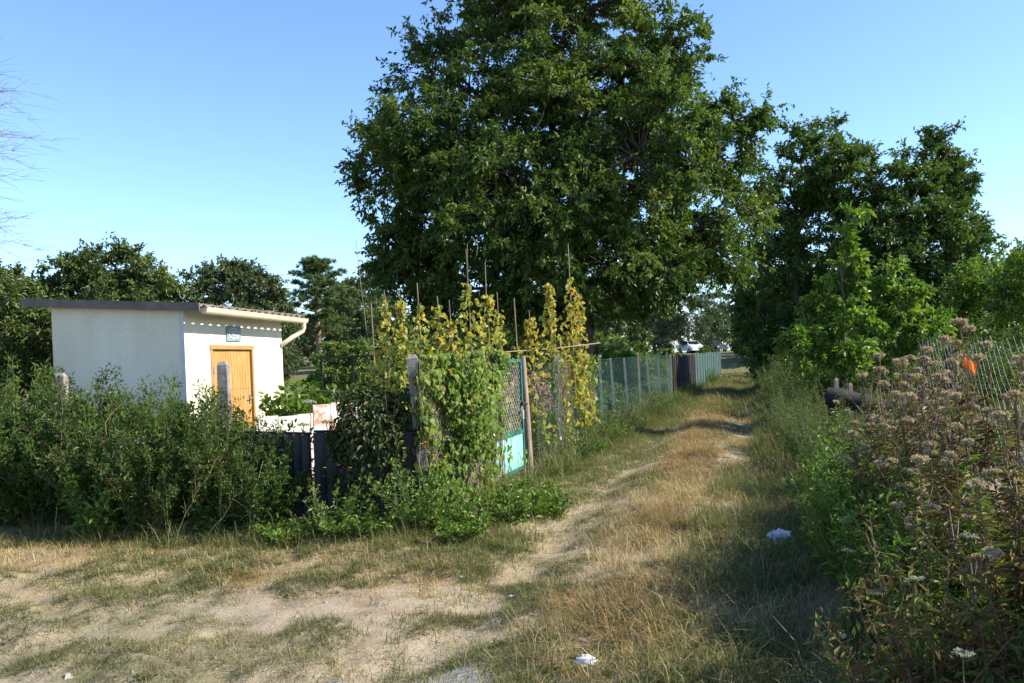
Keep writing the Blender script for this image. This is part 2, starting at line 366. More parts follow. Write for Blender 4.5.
# ------------------------------------------------------------------ grass (stuff)
def blades(g, x, y, hh, ww, lean, tint, az=None):
    n = len(x)
    az = rng.uniform(0, 2 * math.pi, n) if az is None else az
    z = h(x, y) - 0.01
    p = np.stack([x, y, z], -1); ld = np.stack([np.cos(az), np.sin(az), np.zeros(n)], -1)
    fa = az + math.pi / 2 + rng.normal(0, 0.5, n)
    s = np.stack([np.cos(fa), np.sin(fa), np.zeros(n)], -1) * (ww * 0.5)[:, None]
    H1 = hh[:, None]; l = lean[:, None]; up = np.array([[0, 0, 1.0]])
    m = p + up * H1 * np.maximum(0.58 * (1 - 0.15 * l) - 0.5 * np.maximum(0, l - 1.4), 0.16) + ld * H1 * l * 0.32
    t = p + up * H1 * np.maximum(1 - 0.38 * l - 0.5 * np.maximum(0, l - 1.4), 0.12) + ld * H1 * l * 0.95 / np.maximum(1, l * 0.55)
    V = np.stack([p - s, p + s, m + s * 0.75, m - s * 0.75, t + s * 0.12, t - s * 0.12], 1)
    o = np.arange(n)[:, None] * 6
    g.add(V, np.concatenate([o + np.array([[0, 1, 2, 3]]), o + np.array([[3, 2, 4, 5]])]), np.concatenate([tint, tint]))
def tufts(u, v, per, spread):
    uu = np.repeat(u, per) + rng.normal(0, 1, len(u) * per) * np.repeat(spread, per) if not np.isscalar(spread) else np.repeat(u, per) + rng.normal(0, spread, len(u) * per)
    vv = np.repeat(v, per) + rng.normal(0, spread if np.isscalar(spread) else 1, len(u) * per) * (1 if np.isscalar(spread) else np.repeat(spread, per))
    return uu, vv
def inview(x, y, mx=1.2, mn=3.4):
    return (y > mn) & (np.abs(x) < y * 0.62 + mx)
def sample(u0, u1, v0, v1, n):
    return rng.uniform(u0, u1, n), rng.uniform(v0, v1, n)

gd = Geo()      # tall dry grass on the crown of the lane
u, v = sample(-1.5, 1.5, -4.5, 14, 9000)
lu = lane_c(v) + u * lane_k(v) * 0.62
dens = np.exp(-(u / 0.62) ** 2) * (0.35 + 0.9 * fbm(lu, v, 0.9, 41)) * sstep(-4.4, -2.6, v)
kk = rng.uniform(0, 1, len(u)) < dens
u, v = tufts(lu[kk], v[kk], 19, 0.05); x, y = xy(u, v)
c = inview(x, y); x, y = x[c], y[c]; n = len(x)
big = fbm(x, y, 1.1, 43)
blades(gd, x, y, rng.gamma(4, 0.030, n) * (0.45 + 1.05 * big ** 1.3), rng.uniform(0.002, 0.005, n), rng.uniform(0.3, 1.7, n), np.clip(rng.normal(0.5, 0.22, n) + (vnoise(x, y, 0.8, 47) - 0.5) * 0.7, 0, 1))
u, v = sample(-1.5, 1.5, 12, 50, 5200)
lu = lane_c(v) + u * lane_k(v) * 0.7
kk = rng.uniform(0, 1, len(u)) < np.exp(-(u / 0.7) ** 2)
u, v = tufts(lu[kk], v[kk], 12, 0.09); x, y = xy(u, v); n = len(x)
blades(gd, x, y, rng.gamma(5, 0.022, n), rng.uniform(0.006, 0.012, n), rng.uniform(0.3, 1.4, n), np.clip(rng.normal(0.45, 0.22, n), 0, 1))
# dry strip before the front hedge
u, v = sample(-9, 0.9, -2.9, -0.5, 11500)
kk = rng.uniform(0, 1, len(u)) < (0.25 + 1.1 * sstep(0.4, 0.62, fbm(u, v, 0.8, 51))) * np.exp(-((v + 1.4 + 1.4 * (fbm(u, v, 0.6, 83) - 0.5)) / 0.8) ** 2)
u, v = tufts(u[kk], v[kk], 14, 0.05); x, y = xy(u, v); n = len(x)
blades(gd, x, y, rng.gamma(3, 0.021, n), rng.uniform(0.002, 0.005, n), rng.uniform(0.4, 1.8, n), np.clip(rng.normal(0.68, 0.2, n) + 0.5 * (vnoise(x, y, 1.1, 85) - 0.5), 0, 1))
# bleached clumps on the right verge and round the weeds
u, v = sample(2.6, 4.4, -6.0, 16, 4200)
kk = rng.uniform(0, 1, len(u)) < 1.3 * sstep(0.42, 0.62, fbm(u, v, 0.7, 53))
u, v = tufts(u[kk], v[kk], 16, 0.06); x, y = xy(u, v); c = inview(x, y, 1.2, 2.9); x, y = x[c], y[c]; n = len(x)
blades(gd, x, y, rng.gamma(4, 0.03, n), rng.uniform(0.0025, 0.005, n), rng.uniform(0.3, 1.6, n), np.clip(rng.normal(0.68, 0.2, n), 0, 1))
n = 42000; u, v = sample(-9, 4.4, -5, 9, n); kk = rng.uniform(0, 1, n) < 0.15 + 0.85 * sstep(0.35, 0.6, fbm(u, v, 1.3, 57)); x, y = xy(u[kk], v[kk]); c = inview(x, y); x, y = x[c], y[c]; n = len(x)
kk = ~((y < 4.5) & (x > -0.95) & (x < -0.2)); x, y = x[kk], y[kk]; n = len(x)
blades(gd, x, y, rng.uniform(0.03, 0.12, n), rng.uniform(0.002, 0.0045, n), rng.uniform(1.9, 2.35, n), np.clip(rng.normal(0.62, 0.25, n), 0, 1))
struct(gd.obj('dry_grass', M['straw']), 'stuff', 'tall bleached dry grass along the crown and edges of the lane', 'dry grass')

gg = Geo()      # green grass on verges, at the hedge foot and through the lane
def green(u0, u1, v0, v1, n, per, spread, hs, thr, seed, ws=(0.003, 0.006), tm=0.4, mx=1.0, mn=3.2, dn=None):
    u, v = sample(u0, u1, v0, v1, n)
    x, y = xy(u, v)
    pr = sstep(thr - 0.12, thr + 0.12, fbm(x, y, 0.9, seed))
    if dn is not None: pr = pr * dn(u, v)
    kk = rng.uniform(0, 1, n) < pr
    u, v = tufts(u[kk], v[kk], per, spread); x, y = xy(u, v); c = inview(x, y, mx, mn); x, y = x[c], y[c]; n = len(x)
    blades(gg, x, y, rng.gamma(3.5, hs / 3.8, n), rng.uniform(ws[0], ws[1], n), rng.uniform(0.3, 1.6, n), np.clip(rng.normal(tm, 0.25, n), 0, 1))
green(-9, 1.2, -2.8, -0.3, 8000, 16, 0.045, 0.07, 0.50, 61, tm=0.38, dn=lambda u, v: sstep(0.40, 0.55, turf_f(*xy(u, v))) * sstep(-3.1, -1.3, v + 2.2 * (fbm(u, v, 0.7, 81) - 0.5)))
green(-9, 0.2, -1.1, 0.1, 2200, 14, 0.06, 0.17, 0.42, 62, tm=0.55)
green(0.05, 1.1, -0.8, 16, 5200, 14, 0.06, 0.085, 0.36, 63, tm=0.48)
green(0.05, 0.6, -0.4, 30, 2600, 12, 0.06, 0.30, 0.35, 64, tm=0.5, ws=(0.004, 0.008))
green(1.0, 3.5, -5, 16, 9000, 12, 0.05, 0.065, 0.46, 65, tm=0.55, dn=lambda u, v: 1 - 0.85 * np.exp(-((np.abs((u - lane_c(v)) / lane_k(v)) - 1.0) / 0.22) ** 2))
green(2.6, 4.8, -6.5, 4, 6000, 16, 0.06, 0.14, 0.40, 66, tm=0.4, mn=2.6)
green(2.9, 4.8, 3, 30, 4200, 14, 0.07, 0.22, 0.34, 67, ws=(0.004, 0.009), tm=0.45)
green(0.1, 3.6, 14, 50, 5200, 12, 0.10, 0.16, 0.30, 68, ws=(0.008, 0.016), tm=0.4)
green(-14, -0.1, 0.5, 48, 9000, 12, 0.14, 0.30, 0.36, 69, ws=(0.012, 0.024), tm=0.35, mx=2)
green(4.8, 26, -2, 48, 7000, 12, 0.14, 0.32, 0.36, 70, ws=(0.012, 0.024), tm=0.35, mx=2)
struct(gg.obj('green_grass', M['grass']), 'stuff', 'green grass on the verges of the lane and in the gardens', 'grass')

gt = Geo()      # worn short turf in hummocky patches on the dry ground
def turf(u0, u1, v0, v1, n_, per, hs, lo, hi, tm):
    u, v = sample(u0, u1, v0, v1, n_); x, y = xy(u, v)
    kk = (rng.uniform(0, 1, n_) < 0.02 + 0.98 * sstep(lo, hi, turf_f(x, y))) & inview(x, y) & ~((y < 4.5) & (x > -0.95) & (x < -0.2))
    u, v = tufts(u[kk], v[kk], per, 0.03); x, y = xy(u, v); n = len(x); k2 = 0.55 + 0.9 * vnoise(x, y, 2.3, 177)
    blades(gt, x, y, rng.gamma(4, hs / 4, n) * k2, rng.uniform(0.002, 0.0045, n), rng.uniform(0.4, 1.7, n), np.clip(rng.normal(tm, 0.25, n) + 0.75 * (vnoise(x, y, 1.3, 179) - 0.5), 0, 1))
turf(-9, 3.4, -5, -0.6, 32000, 16, 0.040, 0.42, 0.54, 0.48)
turf(0.5, 3.9, -3, 14, 16000, 13, 0.045, 0.41, 0.54, 0.42)
struct(gt.obj('short_turf', M['turf']), 'stuff', 'worn patchy short turf on the bare earth road', 'turf')

gs = Geo()      # stones and crumbs of earth
n = 1500
u, v = sample(-9, 3.2, -5, 0, n); x, y = xy(u, v)
r = rng.gamma(2, 0.003, n) + 0.003; z = h(x, y)
for k in range(n):
    a = rng.uniform(0, 6.28); s = r[k]
    dirs = np.array([[math.cos(a + j * 1.2566), math.sin(a + j * 1.2566), 0] for j in range(5)]) * rng.uniform(0.7, 1.2, (5, 1)) * s
    top = dirs * 0.55 + np.array([0, 0, s * rng.uniform(0.4, 0.8)])
    V = np.concatenate([dirs - [0, 0, 0.003], top]) + [x[k], y[k], z[k]]
    gs.add(V, [(j, (j + 1) % 5, 5 + (j + 1) % 5, 5 + j) for j in range(5)], rng.uniform(0, 1)); gs.add(V[5:], [(0, 1, 2, 3, 4)], 0.5)
struct(gs.obj('gravel', solid('pebble', [(0.3, (0.20, 0.17, 0.135)), (0.7, (0.36, 0.32, 0.26))], 9, 0.9)), 'stuff', 'small loose stones scattered over the earth road', 'gravel')

def rosettes():
    g = Geo(); n_ = 1800; u, v = sample(-9, 3.4, -5, 1.5, n_); x, y = xy(u, v)
    kk = (rng.uniform(0, 1, n_) < sstep(0.46, 0.56, turf_f(x, y)) * sstep(0.45, 0.6, fbm(x, y, 0.8, 77))) & inview(x, y); x, y = x[kk], y[kk]; n_ = len(x); m = 26
    r = rng.uniform(0.03, 0.11, n_); X = np.repeat(x, m) + rng.normal(0, 1, n_ * m) * np.repeat(r, m) * 0.6; Y = np.repeat(y, m) + rng.normal(0, 1, n_ * m) * np.repeat(r, m) * 0.6
    P = np.stack([X, Y, h(X, Y) + rng.uniform(0.0, 0.03, n_ * m)], -1); q_ = rdir(n_ * m, -0.1, 0.5)
    leaves(g, P, q_, norm(rdir(n_ * m) * 0.5 + [0, 0, 1]), rng.uniform(0.015, 0.04, n_ * m), rng.uniform(0.008, 0.016, n_ * m), np.clip(rng.normal(0.4, 0.25, n_ * m), 0, 1))
    struct(g.obj('ground_weeds', leaf_mat('low_weed_leaf', [(0, (0.05, 0.075, 0.02)), (0.6, (0.10, 0.13, 0.04)), (1, (0.22, 0.18, 0.08))], 0.3, 0.6, 0.25)), 'stuff', 'low creeping weeds spread in patches over the dry ground', 'ground weeds')
rosettes()

# ------------------------------------------------------------------ trees
def curve(a, b, sag, n=6, wob=0.0):
    t = np.linspace(0, 1, n)[:, None]
    a = np.asarray(a, float); b = np.asarray(b, float)
    p = a + (b - a) * t; p[:, 2] += (sag * 4 * t * (1 - t))[:, 0]
    if wob: p[1:-1] += rng.normal(0, wob, (n - 2, 3))
    return p
def foliage(g, centres, out, R, twigs, per, L, W, tint_mu, droop=0.3, kind=4, flat=0.75, upb=0.25):
    """leafy twigs radiating from clump centres; out = outward direction of each clump"""
    C = len(centres); n = C * twigs
    cc = np.repeat(centres, twigs, 0); oo = np.repeat(out, twigs, 0); RR = np.repeat(np.broadcast_to(R, (C,)), twigs)
    tm = np.repeat(np.broadcast_to(tint_mu, (C,)), twigs)
    td = norm(rdir(n) * np.array([1, 1, flat]) + oo * 0.55 + np.array([0, 0, upb]))
    tl = RR * rng.uniform(0.5, 1.25, n)
    tt = rng.uniform(0.12, 1.0, (n, per))
    P = cc[:, None] + td[:, None] * (tl[:, None] * tt)[..., None]
    P[..., 2] -= droop * 0.5 * tl[:, None] * tt ** 2
    P += rng.normal(0, 0.05, P.shape) * RR[:, None, None]
    P = P.reshape(-1, 3); m = len(P)
    d = norm(np.repeat(td, per, 0) * 0.6 + rdir(m) * 0.9 + np.array([0, 0, -droop]))
    nr = norm(rdir(m) * 0.8 + np.array([0, 0, 0.9]))
    sc = rng.uniform(0.7, 1.25, m)
    leaves(g, P, d, nr, L * sc, W * sc, np.clip(np.repeat(tm, per) + rng.normal(0, 0.2, m), 0, 1), kind)
    return cc, td, tl
def lobe_samples(lobes, n, shell=0.28):
    w = np.array([l[3] * l[4] * l[5] for l in lobes]) ** 0.75; w /= w.sum()
    k = rng.choice(len(lobes), n, p=w); L = np.array(lobes)[k]
    d = rdir(n); r = rng.uniform(0, 1, n) ** shell
    return L[:, :3] + d * r[:, None] * L[:, 3:6], d
def build_tree(root, lobes, trunk_r, trunk_top, n_cl, R, twigs, per, L, W, mat, bark, droop=0.3, kind=4, shell=0.28, limbs=True, crown_name='crown', lean=(0, 0), flat=0.75, upb=0.25, twigtubes=True, fork=None):
    gt_, gc = Geo(), Geo()
    top = np.array([lean[0], lean[1], trunk_top])
    tp = curve((0, 0, -0.15), top, 0, 8, trunk_r * 0.35)
    tube(gt_, tp, np.linspace(trunk_r * 1.25, trunk_r * 0.45, 8) * np.array([1.25] + [1] * 7), 9)
    allp = [tp[3:]]
    for l in lobes:
        c = np.array(l[:3]); zi = np.clip((c[2] - np.hypot(c[0], c[1]) * 0.45) / trunk_top, 0.32, 0.95)
        i = int(zi * 7); s = tp[i]
        dist = np.linalg.norm(c - s)
        p = curve(s, c + rng.normal(0, 0.1, 3), 0.05 * dist, 8, 0.03 * dist)
        tube(gt_, p, np.linspace(trunk_r * 0.34, trunk_r * 0.08, 8), 6); allp.append(p)
    allp = np.concatenate(allp)
    C, d = lobe_samples(lobes, n_cl, shell)
    C = C[C[:, 2] > 0.25]; n = len(C)
    mid = np.array(lobes)[:, :3].mean(0)
    out = norm(C - mid)
    for c in C:
        j = np.argmin(np.linalg.norm(allp - c, axis=1) + 0.3 * np.maximum(0, allp[:, 2] - c[2])); s = allp[j]
        dist = np.linalg.norm(c - s)
        if dist > 0.15 and limbs:
            tube(gt_, curve(s, c, 0.08 * dist, 5, 0.03 * dist), np.linspace(max(0.010, trunk_r * 0.11), 0.006, 5), 4, cap=False)
    tm = np.clip(rng.normal(0.46, 0.24, n), 0, 1)
    cc, td, tl = foliage(gc, C, out, R * rng.uniform(0.7, 1.25, n), twigs, per, L, W, tm, droop, kind, flat, upb)
    if twigtubes: sticks(gt_, cc, cc + td * tl[:, None] * 0.9 - np.array([0, 0, 1]) * (droop * 0.4 * tl * 0.8)[:, None], 0.006, 3)
    gt_.obj('trunk', bark, root, True); gc.obj(crown_name, mat, root)
def pxlobes(base, lst, Y, depth=0.9):
    out = []
    for (px, py, rx, ry, *dy) in lst:
        yy = Y + (dy[0] if dy else 0)
        c = at(px, py, yy); out.append((c.x - base[0], c.y - base[1], c.z - base[2], rx * yy / F, rx * yy / F * depth, ry * yy / F))
    return out
def tree_px(name, label, cat, px, Y, lst, group=None, **kw):
    x = at(px, 390, Y).x; z = hz(x, Y); b = (x, Y, z)
    root = thing(name, label, cat, b, 0, group)
    build_tree(root, pxlobes(b, lst, Y, kw.pop('depth', 0.9)), **kw)
    return root

tree_px('walnut_tree', 'huge dark green walnut tree towering over the garden and bean poles', 'tree', 585, 26,
        [(560, 120, 120, 120), (440, 165, 78, 70, -1.5), (432, 82, 46, 46), (500, 12, 66, 60, 1), (580, -30, 95, 70), (660, 62, 52, 55, -1), (712, 165, 58, 62, 0.5),
         (690, 235, 72, 45, -1), (570, 255, 85, 48, -2), (440, 250, 66, 48), (396, 170, 44, 44), (735, 118, 28, 26), (560, -80, 70, 60), (410, 278, 40, 25), (640, 285, 55, 28, 1),
         (520, 200, 90, 70, -2.5), (640, 150, 80, 80, -2.5), (755, 205, 22, 25), (470, 300, 70, 32), (545, 310, 50, 26), (395, 240, 40, 45), (660, 270, 50, 30, -2), (700, 262, 40, 30)],
        trunk_r=0.30, trunk_top=9.5, n_cl=1450, R=0.72, twigs=8, per=20, L=0.165, W=0.075, mat=M['walnut'], bark=M['bark'], droop=0.45, shell=0.42)
tree_px('lane_tree', 'dense dark tree overhanging the far end of the lane', 'tree', 800, 32,
        [(795, 190, 38, 40), (832, 172, 42, 42, -1), (785, 262, 36, 50), (835, 250, 50, 60), (772, 322, 36, 44), (830, 322, 45, 44), (800, 355, 50, 26), (793, 148, 9, 22), (815, 140, 10, 20), (832, 132, 10, 18), (858, 148, 9, 20), (772, 165, 9, 22)],
        trunk_r=0.2, trunk_top=6.5, n_cl=420, R=0.66, twigs=8, per=16, L=0.18, W=0.08, mat=M['lanetree'], bark=M['bark'], droop=0.35, upb=0.5)
tree_px('lane_tree', 'broad leafy tree with feathery topmost twigs beyond the elder', 'tree', 915, 30,
        [(905, 205, 42, 44), (938, 190, 34, 42, 1), (885, 262, 46, 55), (945, 255, 38, 50), (955, 225, 24, 34), (925, 322, 52, 44), (880, 330, 40, 40), (900, 165, 10, 22), (926, 150, 9, 22), (944, 150, 8, 18), (965, 188, 12, 20), (978, 240, 10, 24)],
        trunk_r=0.18, trunk_top=6.0, n_cl=420, R=0.64, twigs=8, per=16, L=0.17, W=0.078, mat=M['lanetree'], bark=M['bark'], droop=0.35, upb=0.5)
tree_px('elder_tree', 'young bright green elder growing beside the dark log', 'tree', 846, 17,
        [(850, 236, 11, 24), (847, 272, 17, 22), (826, 308, 22, 24, 0.4), (858, 312, 22, 26), (806, 344, 18, 16), (846, 350, 24, 20)],
        trunk_r=0.05, trunk_top=3.2, n_cl=74, R=0.32, twigs=6, per=12, L=0.14, W=0.062, mat=M['elder'], bark=M['bark'], droop=0.35, kind=6, upb=0.5)
tree_px('elder_tree', 'rounded yellow-green elder behind the chain-link fence', 'tree', 902, 18,
        [(898, 292, 20, 24), (912, 314, 26, 26), (888, 336, 20, 24), (928, 340, 22, 24)],
        trunk_r=0.05, trunk_top=2.4, n_cl=60, R=0.36, twigs=6, per=12, L=0.14, W=0.062, mat=M['elder'], bark=M['bark'], droop=0.35, kind=6, upb=0.4)
for (px, Y, lst, lab) in [
    (985, 26, [(975, 290, 26, 26), (995, 310, 34, 34), (970, 330, 30, 26)], 'light green thicket tree behind the zigzag wire'),
    (1040, 24, [(1030, 285, 28, 30), (1045, 310, 40, 36), (1015, 330, 28, 28)], 'light green thicket tree cut off by the picture edge'),
    (1010, 34, [(1012, 262, 18, 22), (990, 275, 22, 20), (1030, 280, 34, 36), (1000, 320, 40, 34)], 'thin-topped pale tree rising above the light green thicket')]:
    tree_px('thicket_tree', lab, 'tree', px, Y, lst, 'thicket behind the chain-link fence', trunk_r=0.08, trunk_top=3.0, n_cl=80, R=0.6, twigs=7, per=12, L=0.16, W=0.07, mat=M['elder'], bark=M['bark'], upb=0.4)
tree_px('broadleaf_tree', 'wide dark green tree rising straight behind the shed roof', 'tree', 110, 20,
        [(112, 280, 46, 28), (64, 292, 36, 26), (158, 292, 32, 26), (122, 256, 13, 11), (85, 272, 24, 16), (110, 320, 72, 34), (40, 330, 36, 40), (175, 322, 30, 30)],
        trunk_r=0.14, trunk_top=2.4, n_cl=300, R=0.37, twigs=8, per=16, L=0.105, W=0.052, mat=M['darkbroad'], bark=M['bark'], upb=0.35)
tree_px('broadleaf_tree', 'rounded grey-green tree between the shed roof and the pine', 'tree', 240, 21,
        [(240, 288, 36, 24), (215, 280, 20, 17), (265, 300, 24, 20), (240, 320, 48, 34), (240, 350, 46, 30)],
        trunk_r=0.11, trunk_top=2.2, n_cl=220, R=0.35, twigs=8, per=15, L=0.105, W=0.05, mat=M['greybroad'], bark=M['bark'], upb=0.3)
for (px, Y, lst, lab) in [
    (12, 15, [(12, 312, 30, 30), (34, 345, 28, 34), (2, 355, 34, 40)], 'dark shadowy bush under the bare twigs'),
    (-30, 14, [(-30, 300, 40, 40), (-20, 350, 40, 50)], 'dark overgrown bush at the edge beyond the bare twigs'),
    (22, 20, [(20, 295, 28, 24), (40, 325, 26, 34)], 'dark bush tucked against the back wall of the shed')]:
    tree_px('dark_bush', lab, 'bush', px, Y, lst, None, trunk_r=0.06, trunk_top=1.5, n_cl=80, R=0.36, twigs=7, per=13, L=0.10, W=0.05, mat=M['darkbroad'], bark=M['bark'])

# pine: whorled boughs with needle tufts
def pine(px, Y):
    x = at(px + 4, 390, Y).x; z = hz(x, Y); top = at(px - 4, 262, Y).z - z
    root = thing('pine_tree', 'dark pine with a bare lower trunk standing beyond the shed', 'tree', (x, Y, z))
    g, gc = Geo(), Geo()
    tp = curve((0, 0, -0.1), (-0.12, 0, top), 0, 8, 0.02); tube(g, tp, np.linspace(0.26, 0.05, 8), 8)
    k = 0
    for zz in np.linspace(top * 0.45, top * 0.985, 10):
        f = (zz / top - 0.42) / 0.58
        rad = 1.5 * (0.78 + 0.28 * math.sin(k * 2.1)) * (0.75 + 0.5 * math.sin(math.pi * min(1, f * 0.8 + 0.2))) * (1 - 0.45 * f ** 3)
        for a in np.arange(0, 2 * math.pi, 2 * math.pi / 5) + k * 0.7 + rng.normal(0, 0.2, 5):
            rr = rad * rng.uniform(0.6, 1.12)
            e = np.array([math.cos(a) * rr, math.sin(a) * rr, zz + 0.32 * rr + rng.normal(0, 0.08)])
            p = curve((0, 0, zz), e, -0.06, 5, 0.02); tube(g, p, np.linspace(0.035, 0.01, 5), 4, cap=False)
            for s in (0.5, 0.75, 0.9, 1.0):
                c0 = p[0] + (p[-1] - p[0]) * s
                c = c0 + rng.normal(0, 0.13, (4, 3)) * np.array([1.5, 1.5, 0.6]); m = 34
                cc = np.repeat(c, m, 0); d = norm(rdir(len(cc)) * 0.8 + np.array([0, 0, 0.5]) + norm(e - [0, 0, zz]) * 0.5)
                leaves(gc, cc, d, rdir(len(cc)), rng.uniform(0.15, 0.29, len(cc)), 0.034, np.clip(rng.normal(0.45, 0.25, len(cc)), 0, 1))
        k += 1
    g.obj('trunk', M['barkpine'], root, True); gc.obj('crown', M['pine'], root)
pine(318, 44)

# bare twiggy tree at the picture edge
def bare_tree():
    x, Y = at(-52, 380, 9.5).x, 9.5; z = hz(x, Y)
    root = thing('bare_tree', 'leafless shrub tree with thin drooping grey twigs against the sky', 'tree', (x, Y, z))
    g = Geo(); tp = curve((0, 0, -0.1), (0.15, 0, 5.0), 0, 8, 0.03); tube(g, tp, np.linspace(0.08, 0.02, 8), 7)
    gt2 = Geo()
    for k in range(70):
        s = tp[0] + (tp[-1] - tp[0]) * rng.uniform(0.62, 1.0)
        a = rng.normal(0, 0.7); ln = rng.uniform(0.5, 1.05)
        e = s + np.array([math.cos(a) * ln, math.sin(a) * ln, rng.uniform(-0.25, 0.28)])
        p = curve(s, e, 0.12, 7, 0.012); tube(gt2, p, np.linspace(0.005, 0.001, 7), 4, cap=False)
        for j in range(7):
            q0 = p[rng.integers(2, 7)]; e2 = q0 + norm(e - s) * rng.uniform(0.1, 0.38) + rng.normal(0, 0.07, 3) - [0, 0, 0.04]
            tube(gt2, curve(q0, e2, 0.02, 4, 0.004), np.linspace(0.0022, 0.0007, 4), 3, cap=False)
    g.obj('trunk', M['twig'], root, True); gt2.obj('twigs', M['twig'], root)
bare_tree()

# far trees beyond the gardens: a few kinds, copied with crowns turned and resized
def far_tree(label, loc, mat, lobes, n_cl, R, L, W, group, tr=0.18, tt=3.5, name='far_tree', **kw):
    root = thing(name, label, 'tree', loc, 0, group)
    build_tree(root, lobes, tr, tt, n_cl, R, 7, 12, L, W, mat, M['bark'], twigtubes=False, **kw); return root
def place(px, Y): x = at(px, 350, Y).x; return (x, Y, hz(x, Y) - 0.1)
FG = 'trees far beyond the gardens'
round_l = [(0, 0, 4.2, 3, 3, 2.4), (1.6, 0.5, 3.2, 2, 2, 1.9), (-1.6, -0.4, 3.0, 2.1, 2, 1.8), (0.3, 0, 6.0, 1.7, 1.7, 1.5), (0, 0, 1.6, 2.8, 2.6, 1.4)]
tall_l = [(0, 0, 4.5, 2.2, 2.2, 3.0), (0.7, 0.5, 7.2, 1.7, 1.7, 2.0), (-0.8, -0.3, 2.6, 2.2, 2, 2.0), (0, 0, 1.4, 2.4, 2.2, 1.3)]
low_l = [(0, 0, 1.5, 1.9, 1.7, 1.2), (1.2, 0, 1.1, 1.3, 1.2, 1.0), (-1.2, 0.3, 1.2, 1.4, 1.2, 1.0)]
p_round = far_tree('rounded grey-green tree on the wooded slope beside the pine', place(345, 75), M['greybroad'], round_l, 130, 0.9, 0.34, 0.17, FG)
p_tall = far_tree('tall dark tree in the far wood behind the bean poles', place(440, 72), M['darkbroad'], tall_l, 130, 0.85, 0.32, 0.16, FG)
p_low = far_tree('pale low bush on the bank above the lane fence', place(610, 46), M['crop'], low_l, 80, 0.55, 0.24, 0.12, 'bushes on the far bank', tr=0.07, tt=1.3, name='far_bush')
k = 0
for (px, Y, proto, s, lab) in [
    (368, 88, p_round, 1.3, 'tallest grey-green tree on the wooded slope beside the pine'),
    (300, 95, p_round, 0.8, 'rounded tree showing behind the trunk of the pine'),
    (275, 70, p_round, 0.6, 'small tree in the gap between shed and pine'),
    (200, 90, p_tall, 1.0, 'dark tree hidden low behind the shed roof'),
    (395, 64, p_tall, 0.72, 'slim dark tree behind the first bean poles'),
    (480, 62, p_round, 0.8, 'dusky round tree behind the tallest bean pole'),
    (525, 66, p_tall, 0.75, 'dark tree behind the walnut trunk'),
    (612, 60, p_round, 0.72, 'loose pale tree filling the gap right of the walnut trunk'),
    (590, 80, p_round, 0.9, 'tree seen just beside the walnut trunk'),
    (555, 58, p_round, 0.7, 'dusky round tree seen below the walnut crown'),
    (655, 110, p_round, 1.2, 'dark tree behind the willow'),
    (770, 60, p_tall, 0.85, 'dark tree closing the end of the lane'),
    (800, 70, p_tall, 1.0, 'dark tree behind the lane trees'),
    (870, 66, p_round, 1.0, 'dark round tree seen through the lane trees'),
    (960, 60, p_tall, 0.8, 'dark tree behind the light green thicket'),
    (1030, 64, p_round, 0.9, 'round tree behind the light green thicket'),
    (1090, 58, p_tall, 0.8, 'dark tree past the chain-link fence'),
    (-20, 60, p_round, 1.0, 'dark round tree beyond the bare twigs'),
    (60, 64, p_tall, 0.9, 'dark tree far behind the shed')]:
    l = place(px, Y); dup(proto, l, rng.uniform(0, 6.28), s, lab, FG)
for (px, Y, s, lab) in [(575, 40, 1.0, 'pale low bush below the walnut crown beside the fence'), (638, 48, 0.65, 'low bush beside the parked white car'),
                        (662, 52, 0.7, 'bright low bush in front of the parked white car'), (600, 34, 0.8, 'bush showing over the green mesh fence'),
                        (704, 80, 0.3, 'small bush between the two parked cars'), (744, 64, 0.6, 'bush closing the lane end right of the parked cars'), (545, 44, 1.2, 'bush in the dusk under the walnut crown'), (500, 46, 1.1, 'bush behind the tallest bean vines'),
                        (430, 40, 1.0, 'bush behind the vine-covered fence'), (350, 38, 1.0, 'low bush at the foot of the wooded slope'), (380, 44, 1.1, 'low bush beside the leaning rod')]:
    l = place(px, Y); dup(p_low, l, rng.uniform(0, 6.28), s, lab, 'bushes on the far bank')
tree_px('willow_tree', 'soft grey-green willow standing behind the parked white car', 'tree', 690, 100, [(690, 312, 26, 24), (668, 322, 18, 18), (712, 325, 16, 16), (690, 335, 34, 16)],
        trunk_r=0.2, trunk_top=3.0, n_cl=150, R=1.3, twigs=8, per=14, L=0.34, W=0.1, mat=M['willow'], bark=M['bark'], droop=0.9, twigtubes=False)
tree_px('poplar_tree', 'slender columnar poplar showing between walnut and lane trees', 'tree', 744, 108, [(744, 272, 8, 16), (744, 296, 11, 20), (744, 322, 12, 22)],
        trunk_r=0.18, trunk_top=8.0, n_cl=110, R=0.9, twigs=7, per=13, L=0.3, W=0.14, mat=M['willow'], bark=M['bark'], twigtubes=False, upb=1.0)
tree_px('far_tree', 'hazy blue-grey tree between the willow and the poplar', 'tree', 720, 135, [(720, 312, 14, 18), (728, 328, 14, 14), (712, 330, 10, 14)],
        trunk_r=0.2, trunk_top=5, n_cl=60, R=1.2, twigs=7, per=12, L=0.45, W=0.2, mat=M['willow'], bark=M['bark'], twigtubes=False)

